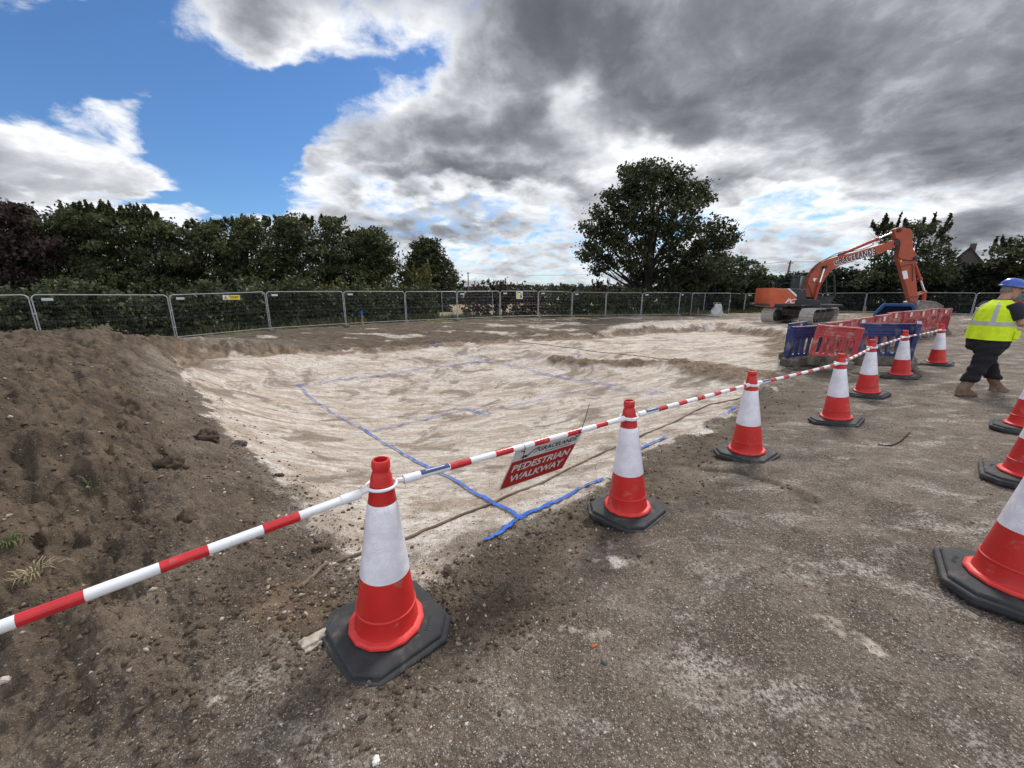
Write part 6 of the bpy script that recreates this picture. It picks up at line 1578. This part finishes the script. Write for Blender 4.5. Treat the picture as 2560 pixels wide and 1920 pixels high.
def scatter(n, keep, size, cols, seed, name, label, base=(ICV, ICF), rmax=14.0, flat=.65, sink=.25):
    base = (OCT, OF) if name != 'spilled_clods' else base
    g = np.random.default_rng(seed)
    r = np.exp(g.uniform(math.log(.75), math.log(rmax), n)); a = g.uniform(R(-58), R(58), n); x = r * np.sin(a); y = r * np.cos(a)
    z, m = terrain(x, y, True); ok = g.uniform(0, 1, n) < keep(x, y, m); x, y, z, r = x[ok], y[ok], z[ok], r[ok]; n = len(x)
    s_ = size[0] * (size[1] / size[0]) ** (g.uniform(0, 1, n) ** 2.6) * (1 + .07 * r)
    V0, F0 = base; kv = len(V0)
    P_ = V0[None] * g.uniform(.45, 1.3, (n, kv, 1)) * np.stack([g.uniform(.8, 1.5, n), g.uniform(.7, 1.1, n), np.full(n, flat)], -1)[:, None]
    th = g.uniform(0, 6.28, n); cs, sn = np.cos(th)[:, None], np.sin(th)[:, None]
    X = P_[..., 0] * cs - P_[..., 1] * sn; Y = P_[..., 0] * sn + P_[..., 1] * cs
    V_ = np.stack([X, Y, P_[..., 2]], -1) * s_[:, None, None] + np.stack([x, y, z + s_ * flat * (1 - sink * 2) * .6], -1)[:, None]
    F_ = (F0[None] + (np.arange(n) * kv)[:, None, None]).reshape(-1, 3)
    ci = g.choice(len(cols), n, p=[c[3] for c in cols]); cc = np.array([c[:3] for c in cols])[ci] * g.uniform(.75, 1.25, (n, 1))
    o = big_mesh(name, V_.reshape(-1, 3), F_, M_STONE, col=np.repeat(np.clip(cc, 0, 1), kv, 0)); tag(o, label, name.replace('_', ' '), kind='stuff'); return o
scatter(52000, lambda x, y, m: (1 - m[:, 2]) * (1 - m[:, 0] * .55) * (1 - m[:, 1]) * .8 + .06, (.0017, .0085), [(.16, .125, .095, .42), (.25, .21, .17, .26), (.36, .30, .25, .14), (.55, .50, .44, .11), (.22, .13, .095, .07)], 21, 'gravel', 'fine stones and chalk chips pressed into the walkway', rmax=11)
scatter(60000, lambda x, y, m: m[:, 2] * .9, (.003, .017), [(.085, .062, .044, .5), (.12, .090, .063, .34), (.16, .125, .09, .12), (.40, .35, .29, .04)], 22, 'soil_crumbs', 'crumbs of dark topsoil lying on the brown mound', rmax=13, flat=.8)
toe_l = [P3(*a)[:2] for a in TOE] + [P3(800, 1300, -.1)[:2]]
edge_l = [p for p in PIT[:11]]
scatter(64000, lambda x, y, m: np.exp(-(pdist(x, y, toe_l) / .45) ** 2) * .55 + .10 * m[:, 3] * (y < 7) + np.exp(-(pdist(x, y, edge_l) / .16) ** 2) * .35, (.0026, .017), [(.075, .056, .041, .45), (.13, .098, .070, .25), (.30, .24, .18, .18), (.52, .46, .39, .12)], 23, 'spilled_clods', 'dark clods and chalk lumps spilled along the foot of the mound', rmax=13, flat=.8)
scatter(40000, lambda x, y, m: m[:, 0] * .35, (.0025, .010), [(.62, .56, .49, .5), (.40, .33, .25, .3), (.18, .14, .10, .2)], 24, 'chalk_rubble', 'small chalk rubble on the floor of the dig', rmax=13, flat=.6)
def lump(name, label, px, py, size, col, seed, cat, sq=(1, .8, .7), sink=.3):
    bm = bmesh.new(); bmesh.ops.create_icosphere(bm, subdivisions=4, radius=1.0); c = on(px, py); o3 = seed * 3.1
    for v in bm.verts:
        p = v.co; n_ = fbm(np.array([p.x * 1.3 + o3]), np.array([p.y * 1.3 + p.z * 1.7]), 4, seed)[0]; n2 = fbm(np.array([p.x * 4 + p.z * 3 + o3]), np.array([p.y * 4 - p.z * 2]), 3, seed + 5)[0]
        v.co = Vector((p.x * sq[0], p.y * sq[1], p.z * sq[2])) * (1 + .6 * n_ + .34 * n2) * size
    me = bpy.data.meshes.new(name); bm.to_mesh(me); bm.free(); me.polygons.foreach_set('use_smooth', [True] * len(me.polygons))
    me.materials.append(mat('lump_%d' % int(col[0] * 1000), col, .95, var=.35, scale=14, bump=.9, bscale=60, spec=.15)); o = bpy.data.objects.new(name, me); COL.objects.link(o)
    o.location = c + Vector((0, 0, size * sq[2] * (1 - 2 * sink) * .8)); o.rotation_euler = (0, 0, seed * 1.7); tag(o, label, cat); return o
DK = (.072, .054, .040); CHK = (.44, .38, .315)
lump('chalk_slab', 'flat pale chalk slab lying beside the base of the front cone', 672, 1392, .075, CHK, 3, 'stone', (1.1, .55, .28)).rotation_euler = (0, R(-8), R(25))
lump('soil_clod', 'biggest dark soil clod, at the foot of the mound on the chalk edge', 450, 950, .12, DK, 4, 'clod', (1, .8, .8))
lump('soil_clod', 'dark pointed clod sticking up on the mound below the dug hollow rim', 372, 1030, .085, DK, 5, 'clod', (.8, 1.1, 1.1))
lump('soil_clod', 'grey round clod on the chalk right of the biggest clod', 519, 962, .075, (.10, .088, .078), 6, 'clod')
lump('soil_clod', 'dark clod on the lip of the hollow, left of the striped pole', 405, 1125, .07, DK, 7, 'clod', (1.1, .8, .8))
lump('soil_clod', 'dark clod in a small heap on the dig floor left of the front cone', 686, 1190, .035, DK, 8, 'clod', (1, .9, .8))
lump('soil_clod', 'second dark clod of the small heap left of the front cone', 704, 1184, .028, DK, 9, 'clod', (1, .9, .8))
lump('soil_clod', 'dark clod beside the near chalk edge right of the front cone', 965, 1238, .035, DK, 10, 'clod', (1, .9, .8))
lump('soil_clod', 'round dark clod near the middle of the chalk beside the hanging pole', 602, 1028, .045, DK, 11, 'clod')
lump('white_stone', 'single white stone at the bottom edge of the walkway, below the front cone', 812, 1645, .016, (.72, .70, .66), 12, 'stone')
lump('white_stone', 'pale stone at the left edge on the brown soil', 12, 1472, .028, CHK, 13, 'stone', (1.2, .7, .5))
lump('grey_stone', 'grey flint stone half sunk in the walkway beyond the second cone base', 1395, 1085, .04, (.20, .17, .14), 14, 'stone', (1.1, .8, .5))
lump('brick_chip', 'small orange brick chip lying on the walkway below the second cone', 1283, 1396, .012, (.42, .12, .05), 15, 'brick chip', (1.2, .7, .5))
lump('slate_chip', 'dark blue-grey chip lying beside the orange brick chip', 1303, 1432, .013, (.06, .075, .075), 16, 'stone', (1.2, .7, .4))
